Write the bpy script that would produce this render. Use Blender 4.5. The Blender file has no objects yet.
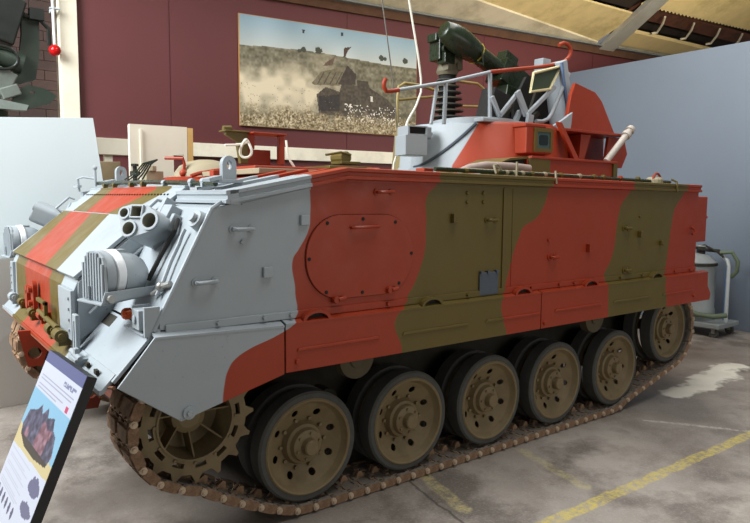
import bpy, bmesh, math, random
import numpy as np
from mathutils import Vector, Matrix, Euler
random.seed(3)
PI = math.pi
S = bpy.context.scene
C = S.collection

# ------------------------------------------------------------------ camera, world, light, exposure
cam_d = bpy.data.cameras.new('camera'); cam = bpy.data.objects.new('camera', cam_d); C.objects.link(cam)
cam_d.sensor_fit = 'HORIZONTAL'; cam_d.sensor_width = 36.0; cam_d.lens = 36.0 * 653.43 / 750.0
cam_d.clip_start = 0.05; cam_d.clip_end = 100
yaw, pitch, roll = math.radians(37.0637), math.radians(-5.4407), math.radians(0.45374)
fwd = Vector((math.cos(pitch)*math.sin(yaw), math.cos(pitch)*math.cos(yaw), math.sin(pitch)))
rt = Vector((math.cos(yaw), -math.sin(yaw), 0)); up = rt.cross(fwd)
r2 = math.cos(roll)*rt + math.sin(roll)*up; u2 = -math.sin(roll)*rt + math.cos(roll)*up
M = Matrix((r2, u2, -fwd)).transposed().to_4x4(); M.translation = Vector((-1.7306, -2.8699, 1.7179))
cam.matrix_world = M
S.camera = cam

world = bpy.data.worlds.new('world'); S.world = world; world.use_nodes = True
bg = world.node_tree.nodes['Background']
bg.inputs[0].default_value = (0.96, 0.98, 1.0, 1); bg.inputs[1].default_value = 0.17

def area(name, loc, target, size, sy, power, col):
    l = bpy.data.lights.new(name, 'AREA'); l.shape = 'RECTANGLE'; l.size = size; l.size_y = sy
    l.energy = power; l.color = col
    o = bpy.data.objects.new(name, l); C.objects.link(o); o.location = loc
    o.rotation_euler = (Vector(target)-Vector(loc)).to_track_quat('-Z', 'Y').to_euler()
    return o
area('skylight_front', (-5.0, 2.3, 5.8), (0.0, 1.8, 1.0), 3.5, 4.5, 1200, (0.95, 0.985, 1.0))
area('skylight_roof', (3.2, 0.7, 6.8), (2.9, 0.9, 0), 9.0, 2.6, 480, (1.0, 0.98, 0.94))
area('fill_side', (3.5, -7.2, 1.9), (4.5, 2.0, 3.4), 8.0, 2.2, 112, (1.0, 0.95, 0.88))  # added fill light, no real window; lifts hull side, walls and ceiling
fill_l = area('fill_ceiling', (5.0, -3.4, 3.3), (7.6, 4.2, 5.6), 3.0, 1.0, 120, (1.0, 0.93, 0.80))  # added uplight out of view, no real door; brightens the roof underside
fill_l.data.spread = math.radians(80)
S.view_settings.view_transform = 'Standard'; S.view_settings.look = 'None'
S.view_settings.exposure = 0.0; S.view_settings.gamma = 1.0; S.view_settings.use_curve_mapping = False

# ------------------------------------------------------------------ helpers
def lin(c):
    c = [x/255.0 for x in c]
    return tuple((x/12.92 if x <= 0.04045 else ((x+0.055)/1.055)**2.4) for x in c) + (1.0,)

class NT:
    def __init__(s, name):
        s.m = bpy.data.materials.new(name); s.m.use_nodes = True
        s.t = s.m.node_tree; s.n = s.t.nodes; s.b = s.n['Principled BSDF']
    def new(s, typ, **k):
        n = s.n.new(typ)
        for a, v in k.items(): setattr(n, a, v)
        return n
    def put(s, inp, v):
        if isinstance(v, bpy.types.NodeSocket): s.t.links.new(v, inp)
        else:
            if hasattr(inp, 'default_value'):
                try: inp.default_value = v
                except Exception:
                    inp.default_value = (v, v, v)
    def math(s, op, a, b=0.0, c=0.0, clamp=False):
        n = s.new('ShaderNodeMath', operation=op, use_clamp=clamp)
        s.put(n.inputs[0], a); s.put(n.inputs[1], b); s.put(n.inputs[2], c); return n.outputs[0]
    def vec(s, op, a, b=(0, 0, 0), out=0):
        n = s.new('ShaderNodeVectorMath', operation=op); s.put(n.inputs[0], a); s.put(n.inputs[1], b); return n.outputs[out]
    def noise(s, vec, scale, detail=4, rough=0.55, out=0):
        n = s.new('ShaderNodeTexNoise'); s.put(n.inputs['Vector'], vec)
        n.inputs['Scale'].default_value = scale; n.inputs['Detail'].default_value = detail; n.inputs['Roughness'].default_value = rough
        return n.outputs[out]
    def ramp(s, v, lo, hi, a=0.0, b=1.0):
        n = s.new('ShaderNodeMapRange'); s.put(n.inputs[0], v)
        for i, x in enumerate((lo, hi, a, b)): n.inputs[i+1].default_value = x
        return n.outputs[0]
    def mix(s, f, a, b, mode='MIX'):
        n = s.new('ShaderNodeMix', data_type='RGBA', blend_type=mode)
        s.put(n.inputs[0], f); s.put(n.inputs[6], a); s.put(n.inputs[7], b); return n.outputs[2]
    def coord(s, kind='Object', obj=None):
        n = s.new('ShaderNodeTexCoord')
        if obj is not None: n.object = obj
        return n.outputs[kind]
    def bump(s, h, strength=0.2, dist=0.01):
        n = s.new('ShaderNodeBump'); n.inputs['Strength'].default_value = strength; n.inputs['Distance'].default_value = dist
        s.put(n.inputs['Height'], h); s.t.links.new(n.outputs[0], s.b.inputs['Normal'])
    def base(s, v): s.put(s.b.inputs['Base Color'], v)
    def rough(s, v): s.put(s.b.inputs['Roughness'], v)

def plain(name, rgb, rough=0.5, metal=0.0, var=0.10, scale=18, bump=0.05, dirt=None, dirt_amt=0.3):
    k = NT(name); co = k.coord()
    n = k.noise(co, scale)
    col = k.mix(1.0, lin(rgb), k.mix(n, (1-var*1.6,)*3+(1,), (1+var*1.2,)*3+(1,)), 'MULTIPLY')
    if dirt:
        m = k.ramp(k.noise(co, scale*0.35, 6, 0.7), 0.5, 0.72, 0, dirt_amt)
        col = k.mix(m, col, lin(dirt))
    k.base(col); k.rough(k.ramp(k.noise(co, scale*1.7), 0.3, 0.7, max(0.03, rough-0.08), min(1, rough+0.1)))
    k.b.inputs['Metallic'].default_value = metal; k.b.inputs['Specular IOR Level'].default_value = 0.4
    if bump: k.bump(k.noise(co, scale*4), bump, 0.004)
    return k.m

class MB:
    """collects simple shapes into one mesh"""
    def __init__(s): s.bm = bmesh.new()
    def add(s, verts, faces, mi=0):
        vs = [s.bm.verts.new(v) for v in verts]
        for f in faces:
            try:
                fc = s.bm.faces.new([vs[i] for i in f]); fc.material_index = mi
            except ValueError: pass
        return s
    def box(s, lo, hi, mi=0, mat=None):
        x0, y0, z0 = lo; x1, y1, z1 = hi
        v = [Vector(p) for p in ((x0,y0,z0),(x1,y0,z0),(x1,y1,z0),(x0,y1,z0),(x0,y0,z1),(x1,y0,z1),(x1,y1,z1),(x0,y1,z1))]
        if mat: v = [mat @ p for p in v]
        return s.add(v, [(3,2,1,0),(4,5,6,7),(0,1,5,4),(1,2,6,5),(2,3,7,6),(3,0,4,7)], mi)
    def cbox(s, c, size, rot=(0,0,0), mi=0):
        m = Matrix.Translation(c) @ Euler(rot).to_matrix().to_4x4()
        h = [a/2 for a in size]
        return s.box((-h[0],-h[1],-h[2]), h, mi, m)
    def prism(s, pts, a, b, plane='xz', mi=0):
        def mk(p, t): return {'xz': (p[0], t, p[1]), 'xy': (p[0], p[1], t), 'yz': (t, p[0], p[1])}[plane]
        n = len(pts)
        return s.add([mk(p, a) for p in pts]+[mk(p, b) for p in pts],
                     [tuple(range(n)), tuple(range(2*n-1, n-1, -1))]+[(i, i+n, (i+1) % n+n, (i+1) % n) for i in range(n)], mi)
    def slab(s, quad, th, mi=0):
        """polygon of 3D points with thickness vector th"""
        n = len(quad); th = Vector(th)
        return s.add([Vector(q) for q in quad]+[Vector(q)+th for q in quad],
                     [tuple(range(n)), tuple(range(2*n-1, n-1, -1))]+[(i, i+n, (i+1) % n+n, (i+1) % n) for i in range(n)], mi)
    def cyl(s, p0, p1, r0, r1=None, seg=16, mi=0, cap=True):
        r1 = r0 if r1 is None else r1
        p0, p1 = Vector(p0), Vector(p1); d = (p1-p0).normalized()
        a = d.orthogonal().normalized(); b = d.cross(a)
        vs = []
        for p, r in ((p0, r0), (p1, r1)):
            vs += [p+(a*math.cos(t)+b*math.sin(t))*r for t in [2*PI*i/seg for i in range(seg)]]
        fs = [(i, (i+1) % seg, (i+1) % seg+seg, i+seg) for i in range(seg)]
        if cap: fs += [tuple(range(seg-1, -1, -1)), tuple(range(seg, 2*seg))]
        return s.add(vs, fs, mi)
    def tube(s, pts, r, seg=8, mi=0, closed=False):
        pts = [Vector(p) for p in pts]; n = len(pts)
        rr = r if isinstance(r, (list, tuple)) else [r]*n
        vs = []; prev = None
        for i, p in enumerate(pts):
            if closed: d = (pts[(i+1) % n]-pts[i-1])
            else: d = pts[min(i+1, n-1)]-pts[max(i-1, 0)]
            d.normalize()
            a = d.orthogonal().normalized() if prev is None else (prev-d*prev.dot(d)).normalized()
            prev = a; b = d.cross(a)
            vs += [p+(a*math.cos(t)+b*math.sin(t))*rr[i] for t in [2*PI*k/seg for k in range(seg)]]
        fs = []
        for i in range(n if closed else n-1):
            j = (i+1) % n
            fs += [(i*seg+k, i*seg+(k+1) % seg, j*seg+(k+1) % seg, j*seg+k) for k in range(seg)]
        if not closed: fs += [tuple(range(seg-1, -1, -1)), tuple(range((n-1)*seg, n*seg))]
        return s.add(vs, fs, mi)
    def lathe(s, prof, c=(0,0,0), axis='y', seg=32, mi=0, closed=False, cap=True):
        """prof: (radius, height along axis)"""
        vs = []
        for r, h in prof:
            for k in range(seg):
                t = 2*PI*k/seg; a, b = r*math.cos(t), r*math.sin(t)
                p = {'y': (a, h, b), 'z': (a, b, h), 'x': (h, a, b)}[axis]
                vs.append(Vector(c)+Vector(p))
        n = len(prof); fs = []
        for i in range(n if closed else n-1):
            j = (i+1) % n
            fs += [(i*seg+k, j*seg+k, j*seg+(k+1) % seg, i*seg+(k+1) % seg) for k in range(seg)]
        if not closed and cap:
            if prof[0][0] > 1e-5: fs.append(tuple(range(seg)))
            if prof[-1][0] > 1e-5: fs.append(tuple(range(n*seg-1, (n-1)*seg-1, -1)))
        return s.add(vs, fs, mi)
    def sphere(s, c, r, seg=16, sc=(1,1,1), mi=0):
        prof = [(max(1e-4, r*math.sin(PI*i/10)), -r*math.cos(PI*i/10)) for i in range(11)]
        k = len(s.bm.verts); s.lathe(prof, (0,0,0), 'z', seg, mi); s.bm.verts.ensure_lookup_table()
        for v in s.bm.verts[k:]: v.co = Vector(c)+Vector((v.co.x*sc[0], v.co.y*sc[1], v.co.z*sc[2]))
        return s
    def flat(s, outer, holes, y0, y1, mi=0):
        """2D outline (x,z) with holes, thickness y0..y1"""
        b = bmesh.new(); loops = []
        for lp in [outer]+holes:
            vs = [b.verts.new((p[0], y0, p[1])) for p in lp]
            for i in range(len(vs)): b.edges.new((vs[i], vs[(i+1) % len(vs)]))
            loops.append(lp)
        bmesh.ops.triangle_fill(b, use_beauty=True, edges=b.edges[:])
        b.verts.index_update()
        V = [v.co.copy() for v in b.verts]; F = [[v.index for v in f.verts] for f in b.faces]; n = len(V)
        b.free()
        s.add(V, F, mi); s.add([Vector((v.x, y1, v.z)) for v in V], [f[::-1] for f in F], mi)
        for lp in loops:
            m = len(lp)
            s.add([(p[0], y0, p[1]) for p in lp]+[(p[0], y1, p[1]) for p in lp], [(i, (i+1) % m, (i+1) % m+m, i+m) for i in range(m)], mi)
        return s
    def xform(s, m):
        for v in s.bm.verts: v.co = m @ v.co
        return s
    def mesh(s, name, smooth=False, mats=None, weld=False):
        if weld: bmesh.ops.remove_doubles(s.bm, verts=s.bm.verts, dist=1e-5)
        bmesh.ops.recalc_face_normals(s.bm, faces=s.bm.faces)
        if smooth:
            for f in s.bm.faces: f.smooth = True
            for e in s.bm.edges:
                if len(e.link_faces) == 2 and e.calc_face_angle(0) > math.radians(38): e.smooth = False
        me = bpy.data.meshes.new(name); s.bm.to_mesh(me); s.bm.free()
        for m in (mats or []): me.materials.append(m)
        return me

def link(name, me, parent=None, loc=(0,0,0), rot=None):
    o = bpy.data.objects.new(name, me); C.objects.link(o)
    if parent is not None: o.parent = parent
    o.location = loc
    if rot: o.rotation_euler = rot
    return o
def wloc(o):
    v = Vector((0,0,0))
    while o is not None: v = v+o.location; o = o.parent
    return v
def part(name, mb, mat, parent=None, smooth=False, bevel=0, label=None, kind=None):
    """mesh drawn in world coordinates; its origin is moved to its own centre, parented (no rotated parents)"""
    vs = mb.bm.verts; lo = Vector((min(v.co.x for v in vs), min(v.co.y for v in vs), min(v.co.z for v in vs)))
    hi = Vector((max(v.co.x for v in vs), max(v.co.y for v in vs), max(v.co.z for v in vs)))
    c = (lo+hi)/2
    if parent is None: c.z = lo.z
    for v in vs: v.co -= c
    me = mb.mesh(name, smooth, mat if isinstance(mat, (list, tuple)) else [mat])
    o = link(name, me, parent, c-(wloc(parent) if parent is not None else Vector((0,0,0))))
    if bevel:
        b = o.modifiers.new('bevel', 'BEVEL'); b.width = bevel; b.segments = 2; b.limit_method = 'ANGLE'; b.angle_limit = math.radians(40)
    if label: o['label'] = label
    if kind: o['kind'] = kind
    return o
def thing(name, label, cat, loc, group=None):
    o = link(name, None, None, loc); o['label'] = label; o['category'] = cat
    if group: o['group'] = group
    return o
def tag(o, label, cat, group=None):
    o['label'] = label; o['category'] = cat
    if group: o['group'] = group
    return o
def struct(name, mb, mat, **k):
    o = part(name, mb, mat, None, **k); o['kind'] = 'structure'; return o

# ------------------------------------------------------------------ the hall
WX = lambda x, d=0.0: 5.46-0.13*x-d              # back wall line
def wallmat(name, rgb, rough, var=0.06):
    k = NT(name); co = k.coord()
    n = k.noise(co, 1.4, 5); n2 = k.noise(co, 30, 3)
    col = k.mix(1.0, lin(rgb), k.mix(n, (1-var*2,)*3+(1,), (1+var*1.5,)*3+(1,)), 'MULTIPLY')
    k.base(col); k.rough(rough); k.bump(n2, 0.06, 0.003); return k.m
m_maroon = wallmat('maroon_paint', (94, 42, 43), 0.55)
m_blue = wallmat('blue_grey_paint', (104, 115, 128), 0.6, 0.04)
m_cream = plain('cream_paint', (240, 233, 212), 0.5, var=0.05, scale=6, dirt=(150, 140, 115), dirt_amt=0.3)
m_white = wallmat('white_board_paint', (188, 198, 201), 0.45, 0.03)

def floor_material():
    k = NT('worn_concrete'); co = k.vec('ADD', k.coord(), (2.5, 0, 0))
    big = k.noise(co, 0.7, 6, 0.62); mid = k.noise(co, 3.0, 8, 0.68); fine = k.noise(co, 60, 4, 0.7); agg = k.noise(co, 140, 2)
    col = k.mix(k.ramp(big, 0.35, 0.68), lin((118, 110, 102)), lin((170, 162, 153)))
    col = k.mix(k.ramp(mid, 0.46, 0.62, 0, 0.5), col, lin((110, 100, 90)))
    col = k.mix(k.ramp(k.noise(co, 1.6, 5, 0.6), 0.54, 0.64, 0, 0.6), col, lin((72, 64, 57)))
    col = k.mix(k.ramp(fine, 0.5, 0.75, 0, 0.4), col, lin((185, 178, 170)))
    col = k.mix(k.ramp(agg, 0.6, 0.75, 0, 0.3), col, lin((80, 74, 70)))
    sp = k.new('ShaderNodeSeparateXYZ'); k.put(sp.inputs[0], co)
    wob = k.vec('ADD', co, k.vec('MULTIPLY', k.vec('SUBTRACT', k.noise(co, 9, 3, out=1), (.5, .5, .5)), (.05, .05, 0)))
    wob2 = k.vec('ADD', co, k.vec('MULTIPLY', k.vec('SUBTRACT', k.noise(co, 3, 5, out=1), (.5, .5, .5)), (.5, .5, 0)))
    def capsule(v, a, b, r, soft):
        a = Vector(a+(0,)); b = Vector(b+(0,)); ab = b-a
        pa = k.vec('SUBTRACT', v, tuple(a)); pa = k.vec('MULTIPLY', pa, (1, 1, 0))
        t = k.math('DIVIDE', k.vec('DOT_PRODUCT', pa, tuple(ab), 1), ab.length_squared, clamp=True)
        sc = k.new('ShaderNodeVectorMath', operation='SCALE'); sc.inputs[0].default_value = tuple(ab); k.put(sc.inputs['Scale'], t)
        d = k.vec('LENGTH', k.vec('SUBTRACT', pa, sc.outputs[0]), out=1)
        return k.ramp(d, r, r+soft, 1, 0)
    def paint(col, v, a, b, r, soft, rgb, amt, wear=True):
        m = capsule(v, a, b, r, soft)
        if wear: m = k.math('MULTIPLY', m, k.ramp(k.noise(co, 26, 6, 0.75), 0.40, 0.62, 0.10, 1))
        m = k.math('MULTIPLY', m, amt)
        return k.mix(m, col, lin(rgb))
    # expansion joint, spills, worn lines
    col = paint(col, wob2, (3.9, 0.02), (5.4, 0.25), 0.10, 0.05, (226, 222, 208), 0.95, False)
    col = paint(col, wob2, (4.4, 0.75), (5.6, 1.0), 0.25, 0.5, (92, 74, 58), 0.6, False)
    col = paint(col, wob2, (-0.6, -0.35), (-0.1, -0.6), 0.16, 0.25, (60, 54, 50), 0.8, False)
    col = paint(col, wob2, (-0.9, 0.9), (-0.2, 1.1), 0.10, 0.3, (66, 58, 50), 0.6, False)
    col = paint(col, wob2, (-0.75, 0.0), (-0.1, 1.0), 0.15, 0.55, (84, 74, 66), 0.55, False)
    col = paint(col, wob2, (-0.55, -1.1), (0.3, -0.75), 0.10, 0.35, (72, 64, 58), 0.6, False)
    col = paint(col, wob, (-3, -0.715), (9, -0.86), 0.035, 0.01, (206, 186, 84), 0.85)
    col = paint(col, wob, (0.90, 0.10), (0.78, -0.38), 0.035, 0.02, (205, 190, 130), 0.6)
    col = paint(col, wob, (1.72, 0.00), (1.58, -0.60), 0.03, 0.02, (205, 190, 130), 0.45)
    col = paint(col, wob, (3.0, -0.16), (3.42, -0.78), 0.012, 0.015, (205, 200, 190), 0.7)
    col = paint(col, wob, (0.78, 0.15), (0.62, -0.75), 0.004, 0.008, (70, 62, 56), 0.8, False)
    k.base(col); k.rough(k.ramp(big, 0.3, 0.7, 0.42, 0.75)); k.bump(k.math('ADD', fine, mid), 0.25, 0.006)
    return k.m
m_floor = floor_material()
struct('floor', MB().box((-7, -7, -0.1), (12, 7, 0)), m_floor)

# back wall: maroon boards with thin joints
wall = MB().slab([(0.20, WX(0.20), 0), (12, WX(12), 0), (12, WX(12), 4.42), (0.20, WX(0.20), 4.42)], (0.02, 0.15, 0))
w_back = struct('wall_back', wall, m_maroon)
for a, b in ((0.20, 1.22), (1.228, 3.66), (3.668, 6.1), (6.108, 8.54), (8.548, 11.9)):
    part('wall_board', MB().slab([(a, WX(a)-0.004, 0.02), (b, WX(b)-0.004, 0.02), (b, WX(b)-0.004, 4.40), (a, WX(a)-0.004, 4.40)], (0.0005, 0.003, 0)).xform(Matrix.Translation((0, -0.006, 0))), m_maroon, w_back)
# pillar and brick wall
struct('trim_1', MB().box((-0.01, 5.36, 0), (0.180, 5.62, 4.6)), m_cream, bevel=0.006)
m_mortar = plain('mortar', (150, 140, 128), 0.9, scale=40)
m_brick = NT('brown_brick'); _co = m_brick.coord('Object')
_oi = m_brick.new('ShaderNodeObjectInfo').outputs['Random']
m_brick.base(m_brick.mix(m_brick.noise(_co, 30), m_brick.mix(_oi, lin((64, 46, 42)), lin((84, 60, 52))), lin((54, 40, 36)))); m_brick.rough(0.85); m_brick.bump(m_brick.noise(_co, 90), 0.4, 0.004); m_brick = m_brick.m
w_left = struct('wall_left', MB().box((-6, 5.50, 0), (0.015, 5.70, 4.6)), m_mortar)
bme = MB().box((-0.132, -0.012, -0.052), (0.132, 0.012, 0.052)).mesh('brick', mats=[m_brick])
for r in range(17):
    for c_ in range(5):
        x = -0.03-0.132-c_*0.270-(0.135 if r % 2 else 0)
        if r % 2 and c_ == 0:
            b0 = link('brick', bme, w_left, Vector((-0.095, 5.492, 2.55+r*0.109))-wloc(w_left)); b0.scale = (0.47, 1, 1)
        link('brick', bme, w_left, Vector((x, 5.492, 2.55+r*0.109))-wloc(w_left))
# cream rail along the maroon wall
def along(x0, x1, z0, z1, d0, d1):
    return MB().slab([(x0, WX(x0, d1), z0), (x1, WX(x1, d1), z0), (x1, WX(x1, d1), z1), (x0, WX(x0, d1), z1)], (0.13*(d1-d0), (d1-d0), 0))
struct('trim_2', along(0.25, 4.9, 2.245, 2.415, 0.01, 0.06), m_cream, bevel=0.004)
m_stamp = plain('stamp_ink', (150, 150, 140), 0.7)
# blue-grey partition at the right
part_w = struct('wall_right', MB().box((7.376, -4.5, 0), (7.46, 3.95, 3.80)), m_blue, bevel=0.003)
# timber plate and roof
m_timber = plain('old_brown_timber', (92, 62, 42), 0.8, var=0.25, scale=7, dirt=(60, 40, 25), dirt_amt=0.6)
m_creamroof = plain('grimy_cream_paint', (226, 214, 182), 0.7, var=0.12, scale=3, dirt=(120, 105, 60), dirt_amt=0.55)
m_sheet = plain('yellowed_roof_sheet', (224, 200, 140), 0.75, var=0.15, scale=4, dirt=(128, 112, 60), dirt_amt=0.5)
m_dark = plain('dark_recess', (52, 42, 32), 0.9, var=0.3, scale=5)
m_rust = plain('rusty_steel', (104, 62, 42), 0.85, var=0.35, scale=9, dirt=(60, 44, 34), dirt_amt=0.7)
m_greybeam = plain('grey_beam_paint', (176, 172, 158), 0.6, var=0.1, scale=5, dirt=(130, 118, 92), dirt_amt=0.4)
struct('trim_3', along(0.2, 11.9, 4.33, 4.45, 0.0, 0.07), m_timber, bevel=0.004)
struct('trim_4', along(0.2, 11.9, 4.445, 4.475, 0.05, 0.16), plain('grey_conduit', (120, 122, 118), 0.5, scale=10), bevel=0.006)
def rp(s, d, off=0.0): return (s, WX(s, d), 4.44+0.4*d+off)
def rpoly(pts, th=0.05, off=0.0): return MB().slab([rp(s, d, off) for s, d in pts], (0, 0, th))
ceil = struct('ceiling', rpoly([(-1.0, 1.25), (8.5, 1.25), (8.5, 2.4), (-1.0, 2.4)], 0.05, 0.12), m_sheet)
part('soffit_board', rpoly([(0.2, 0.0), (8.5, 0.0), (8.5, 0.14), (5.33, 0.56), (0.2, 1.2)], 0.05), m_creamroof, ceil)
part('soffit_panel', rpoly([(0.2, 1.2), (5.33, 0.56), (8.5, 0.14), (8.5, 0.86), (5.5, 1.0), (0.2, 1.3)], 0.03, 0.03), m_sheet, ceil)
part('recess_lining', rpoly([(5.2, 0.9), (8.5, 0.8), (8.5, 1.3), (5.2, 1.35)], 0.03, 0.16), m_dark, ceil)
part('soffit_strip', rpoly([(8.7, -0.02), (12, -0.02), (12, 0.22), (8.7, 0.22)], 0.05, 0.0), m_creamroof, ceil)
part('cream_purlin', rpoly([(8.7, 0.22), (12, 0.20), (12, 0.46), (8.7, 0.56)], 0.06, -0.03), plain('yellow_cream_paint', (226, 200, 140), 0.6, scale=4), ceil)
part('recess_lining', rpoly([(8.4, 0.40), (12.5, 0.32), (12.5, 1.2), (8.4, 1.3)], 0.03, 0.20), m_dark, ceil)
part('rusty_purlin', rpoly([(8.4, 0.72), (12.5, 0.60), (12.5, 0.80), (8.4, 1.0)], 0.05, 0.10), m_rust, ceil)
# corrugated sheet right of the rafter
def corr(s0, s1, d0, d1, off, n):
    mb = MB(); vs = []; 
    for i in range(n+1):
        s = s0+(s1-s0)*i/n; z = 0.022*math.cos(i*PI/2)
        vs += [rp(s, d0, off+z), rp(s, d1, off+z)]
    mb.add(vs, [(2*i, 2*i+1, 2*i+3, 2*i+2) for i in range(n)]); return mb
part('corrugated_sheet', corr(8.3, 12.6, 1.08, 2.4, 0.02, 180), m_sheet, ceil, smooth=True)
part('corrugated_sheet', corr(2.0, 8.45, 1.36, 2.4, 0.02, 300), m_sheet, ceil, smooth=True)
for s in (9.2, 9.98, 10.72, 11.4):
    part('roof_clip', MB().tube([rp(s-.1, .95, .03), rp(s, .84, -.01), rp(s+.12, .66, -.03), rp(s+.06, .60, -.02)], 0.02, 6), m_creamroof, ceil)
struct('trim_5', MB().slab([rp(8.66, -0.03, -0.06), rp(9.02, -0.03, -0.06), rp(7.95, 3.2, -0.06), rp(7.68, 3.2, -0.06)], (0, 0, 0.10)), m_greybeam, bevel=0.005)
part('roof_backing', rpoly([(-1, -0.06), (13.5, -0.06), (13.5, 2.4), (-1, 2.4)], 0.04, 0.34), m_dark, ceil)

# ------------------------------------------------------------------ vehicle paint
ROOT = thing('armoured_vehicle', 'large tracked armoured vehicle in red, olive green and pale grey camouflage with a small turret', 'armoured vehicle', (1.5, 1.4, 0))
RED, OLV, GRY = (148, 52, 25), (95, 81, 34), (152, 160, 165)
BND = [
 [(0.01,1.83),(0.02,1.73),(0.02,1.64),(0.01,1.56),(-0.05,1.46),(-0.08,1.42),(-0.07,1.25),(-0.09,1.10),(-0.21,1.04),(-0.34,1.0),(-0.42,0.96),(-0.46,0.91),(-0.48,0.84),(-0.49,0.75)],
 [(0.89,1.88),(0.88,1.80),(0.82,1.75),(0.81,1.59),(0.80,1.41),(0.78,1.35),(0.73,1.24),(0.68,1.17),(0.63,1.105),(0.59,1.09),(0.60,0.86)],
 [(1.95,1.87),(1.92,1.80),(1.87,1.68),(1.78,1.59),(1.68,1.55),(1.63,1.48),(1.58,1.38),(1.52,1.21),(1.48,1.12),(1.44,1.09),(1.44,0.96),(1.48,0.86)],
 [(2.92,1.87),(2.91,1.80),(2.80,1.70),(2.76,1.61),(2.71,1.33),(2.67,1.25),(2.60,1.16),(2.60,1.12),(2.60,1.09),(2.61,0.86)],
 [(3.73,1.88),(3.71,1.79),(3.58,1.66),(3.54,1.53),(3.50,1.30),(3.46,1.14),(3.42,1.09),(3.44,0.87)]]
def vcoord(k):
    n = k.coord('Object', ROOT); v = k.vec('ADD', n, (1.5, 1.4, 0))
    s = k.new('ShaderNodeSeparateXYZ'); k.put(s.inputs[0], v); return v, s.outputs
def finish_paint(k, v, col, rough=0.42):
    """chips, dust and slight unevenness over a camouflage colour"""
    n = k.noise(v, 2.2, 6, 0.6)
    col = k.mix(1.0, col, k.mix(n, (0.86, 0.86, 0.86, 1), (1.1, 1.1, 1.1, 1)), 'MULTIPLY')
    col = k.mix(k.ramp(k.noise(k.vec('MULTIPLY', v, (1, 1, 0.35)), 14, 7, 0.75), 0.60, 0.80, 0, 0.22), col, lin((96, 84, 70)))
    col = k.mix(k.ramp(k.noise(v, 55, 3, 0.6), 0.69, 0.72, 0, 0.35), col, lin((70, 55, 45)))
    k.base(col); k.b.inputs['Specular IOR Level'].default_value = 0.35; k.rough(k.ramp(k.noise(v, 7, 5), 0.3, 0.7, rough-0.08, rough+0.14)); k.bump(k.noise(v, 45, 4), 0.12, 0.003)
    return k.m
def side_paint():
    k = NT('camouflage_side_paint'); v, (x, y, z) = vcoord(k)
    zi = k.ramp(z, 0.70, 1.95); col = lin(GRY)
    for i, b in enumerate(BND):
        n = k.new('ShaderNodeFloatCurve'); k.put(n.inputs['Value'], zi)
        pts = sorted([((z_-0.70)/1.25, (x_+1.0)/6.0) for x_, z_ in b]); c = n.mapping.curves[0]
        pts = [(0, pts[0][1])]+pts+[(1, pts[-1][1])]
        c.points[0].location = pts[0]; c.points[1].location = pts[-1]
        for p in pts[1:-1]: c.points.new(*p)
        n.mapping.update()
        xb = k.math('SUBTRACT', k.math('MULTIPLY', n.outputs[0], 6.0), 1.0)
        col = k.mix(k.ramp(k.math('SUBTRACT', x, xb), -0.003, 0.003), col, lin((RED, OLV, RED, OLV, RED)[i]))
    return finish_paint(k, v, col)
def strip_paint(name, cols, bnds, z0, z1):
    """cols from near side to far side; bnds: (Y at z1 top, Y at z0 bottom)"""
    k = NT(name); v, (x, y, z) = vcoord(k); t = k.ramp(z, z0, z1); col = lin(cols[0])
    for (yt, yb), c in zip(bnds, cols[1:]):
        b = k.math('ADD', k.math('MULTIPLY', t, yt-yb), yb)
        col = k.mix(k.ramp(k.math('SUBTRACT', y, b), -0.004, 0.004), col, lin(c))
    return finish_paint(k, v, col, 0.38)
m_side = side_paint()
m_glow = strip_paint('camouflage_lower_glacis', [GRY, OLV, RED, OLV, GRY], [(1.34, 1.054), (1.75, 1.368), (2.35, 2.056), (2.60, 2.56)], 1.30, 1.60)
m_gup = strip_paint('camouflage_upper_glacis', [GRY, OLV, RED, OLV, GRY], [(0.82, 1.10), (1.08, 1.45), (2.0, 1.95), (2.32, 2.35)], 1.61, 1.76)
m_nose = strip_paint('camouflage_nose', [GRY, OLV, RED, OLV, GRY], [(0.98, 0.93), (1.30, 1.25), (2.10, 2.0), (2.46, 2.44)], 0.95, 1.24)
m_lip = strip_paint('camouflage_front_lip', [GRY, OLV, RED, OLV, GRY], [(0.75, 0.72), (1.05, 1.05), (1.95, 1.95), (2.3, 2.3)], 0.85, 0.95)
def solid_paint(name, c, rough=0.42):
    k = NT(name); v, _ = vcoord(k); return finish_paint(k, v, lin(c), rough)
m_red, m_olv, m_gry = solid_paint('red_paint', RED), solid_paint('olive_paint', OLV), solid_paint('pale_grey_paint', GRY)
m_tan = solid_paint('tan_paint', (148, 138, 114), 0.6)
m_dgreen = plain('deep_green_paint', (36, 46, 30), 0.28, scale=12)
def turret_paint():
    k = NT('camouflage_turret_paint'); v, (x, y, z) = vcoord(k)
    b = k.math('ADD', k.math('MULTIPLY', k.math('SUBTRACT', z, 2.0), 0.55), 1.87)
    b = k.math('ADD', b, k.math('MULTIPLY', k.math('SUBTRACT', y, 0.65), 0.3))
    col = k.mix(k.ramp(k.math('SUBTRACT', x, b), -0.004, 0.004), lin(GRY), lin(RED))
    col = k.mix(k.math('MULTIPLY', k.ramp(y, 1.60, 1.61), k.ramp(x, 2.6, 2.59)), col, lin((130, 118, 78)))
    return finish_paint(k, v, col)
m_turret = turret_paint()
m_rubber = plain('dusty_rubber', (76, 76, 72), 0.85, var=0.15, scale=20, dirt=(92, 88, 80), dirt_amt=0.5)
m_wheel = plain('dusty_olive_wheel_paint', (124, 108, 78), 0.6, var=0.14, scale=12, dirt=(96, 76, 50), dirt_amt=0.6)
m_black = plain('black_shadow_paint', (30, 29, 27), 0.8, scale=8)  # black parts, also the painted shade inside openings
m_under = plain('dark_dusty_hull_paint', (44, 41, 33), 0.85, var=0.2, scale=8)
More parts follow.
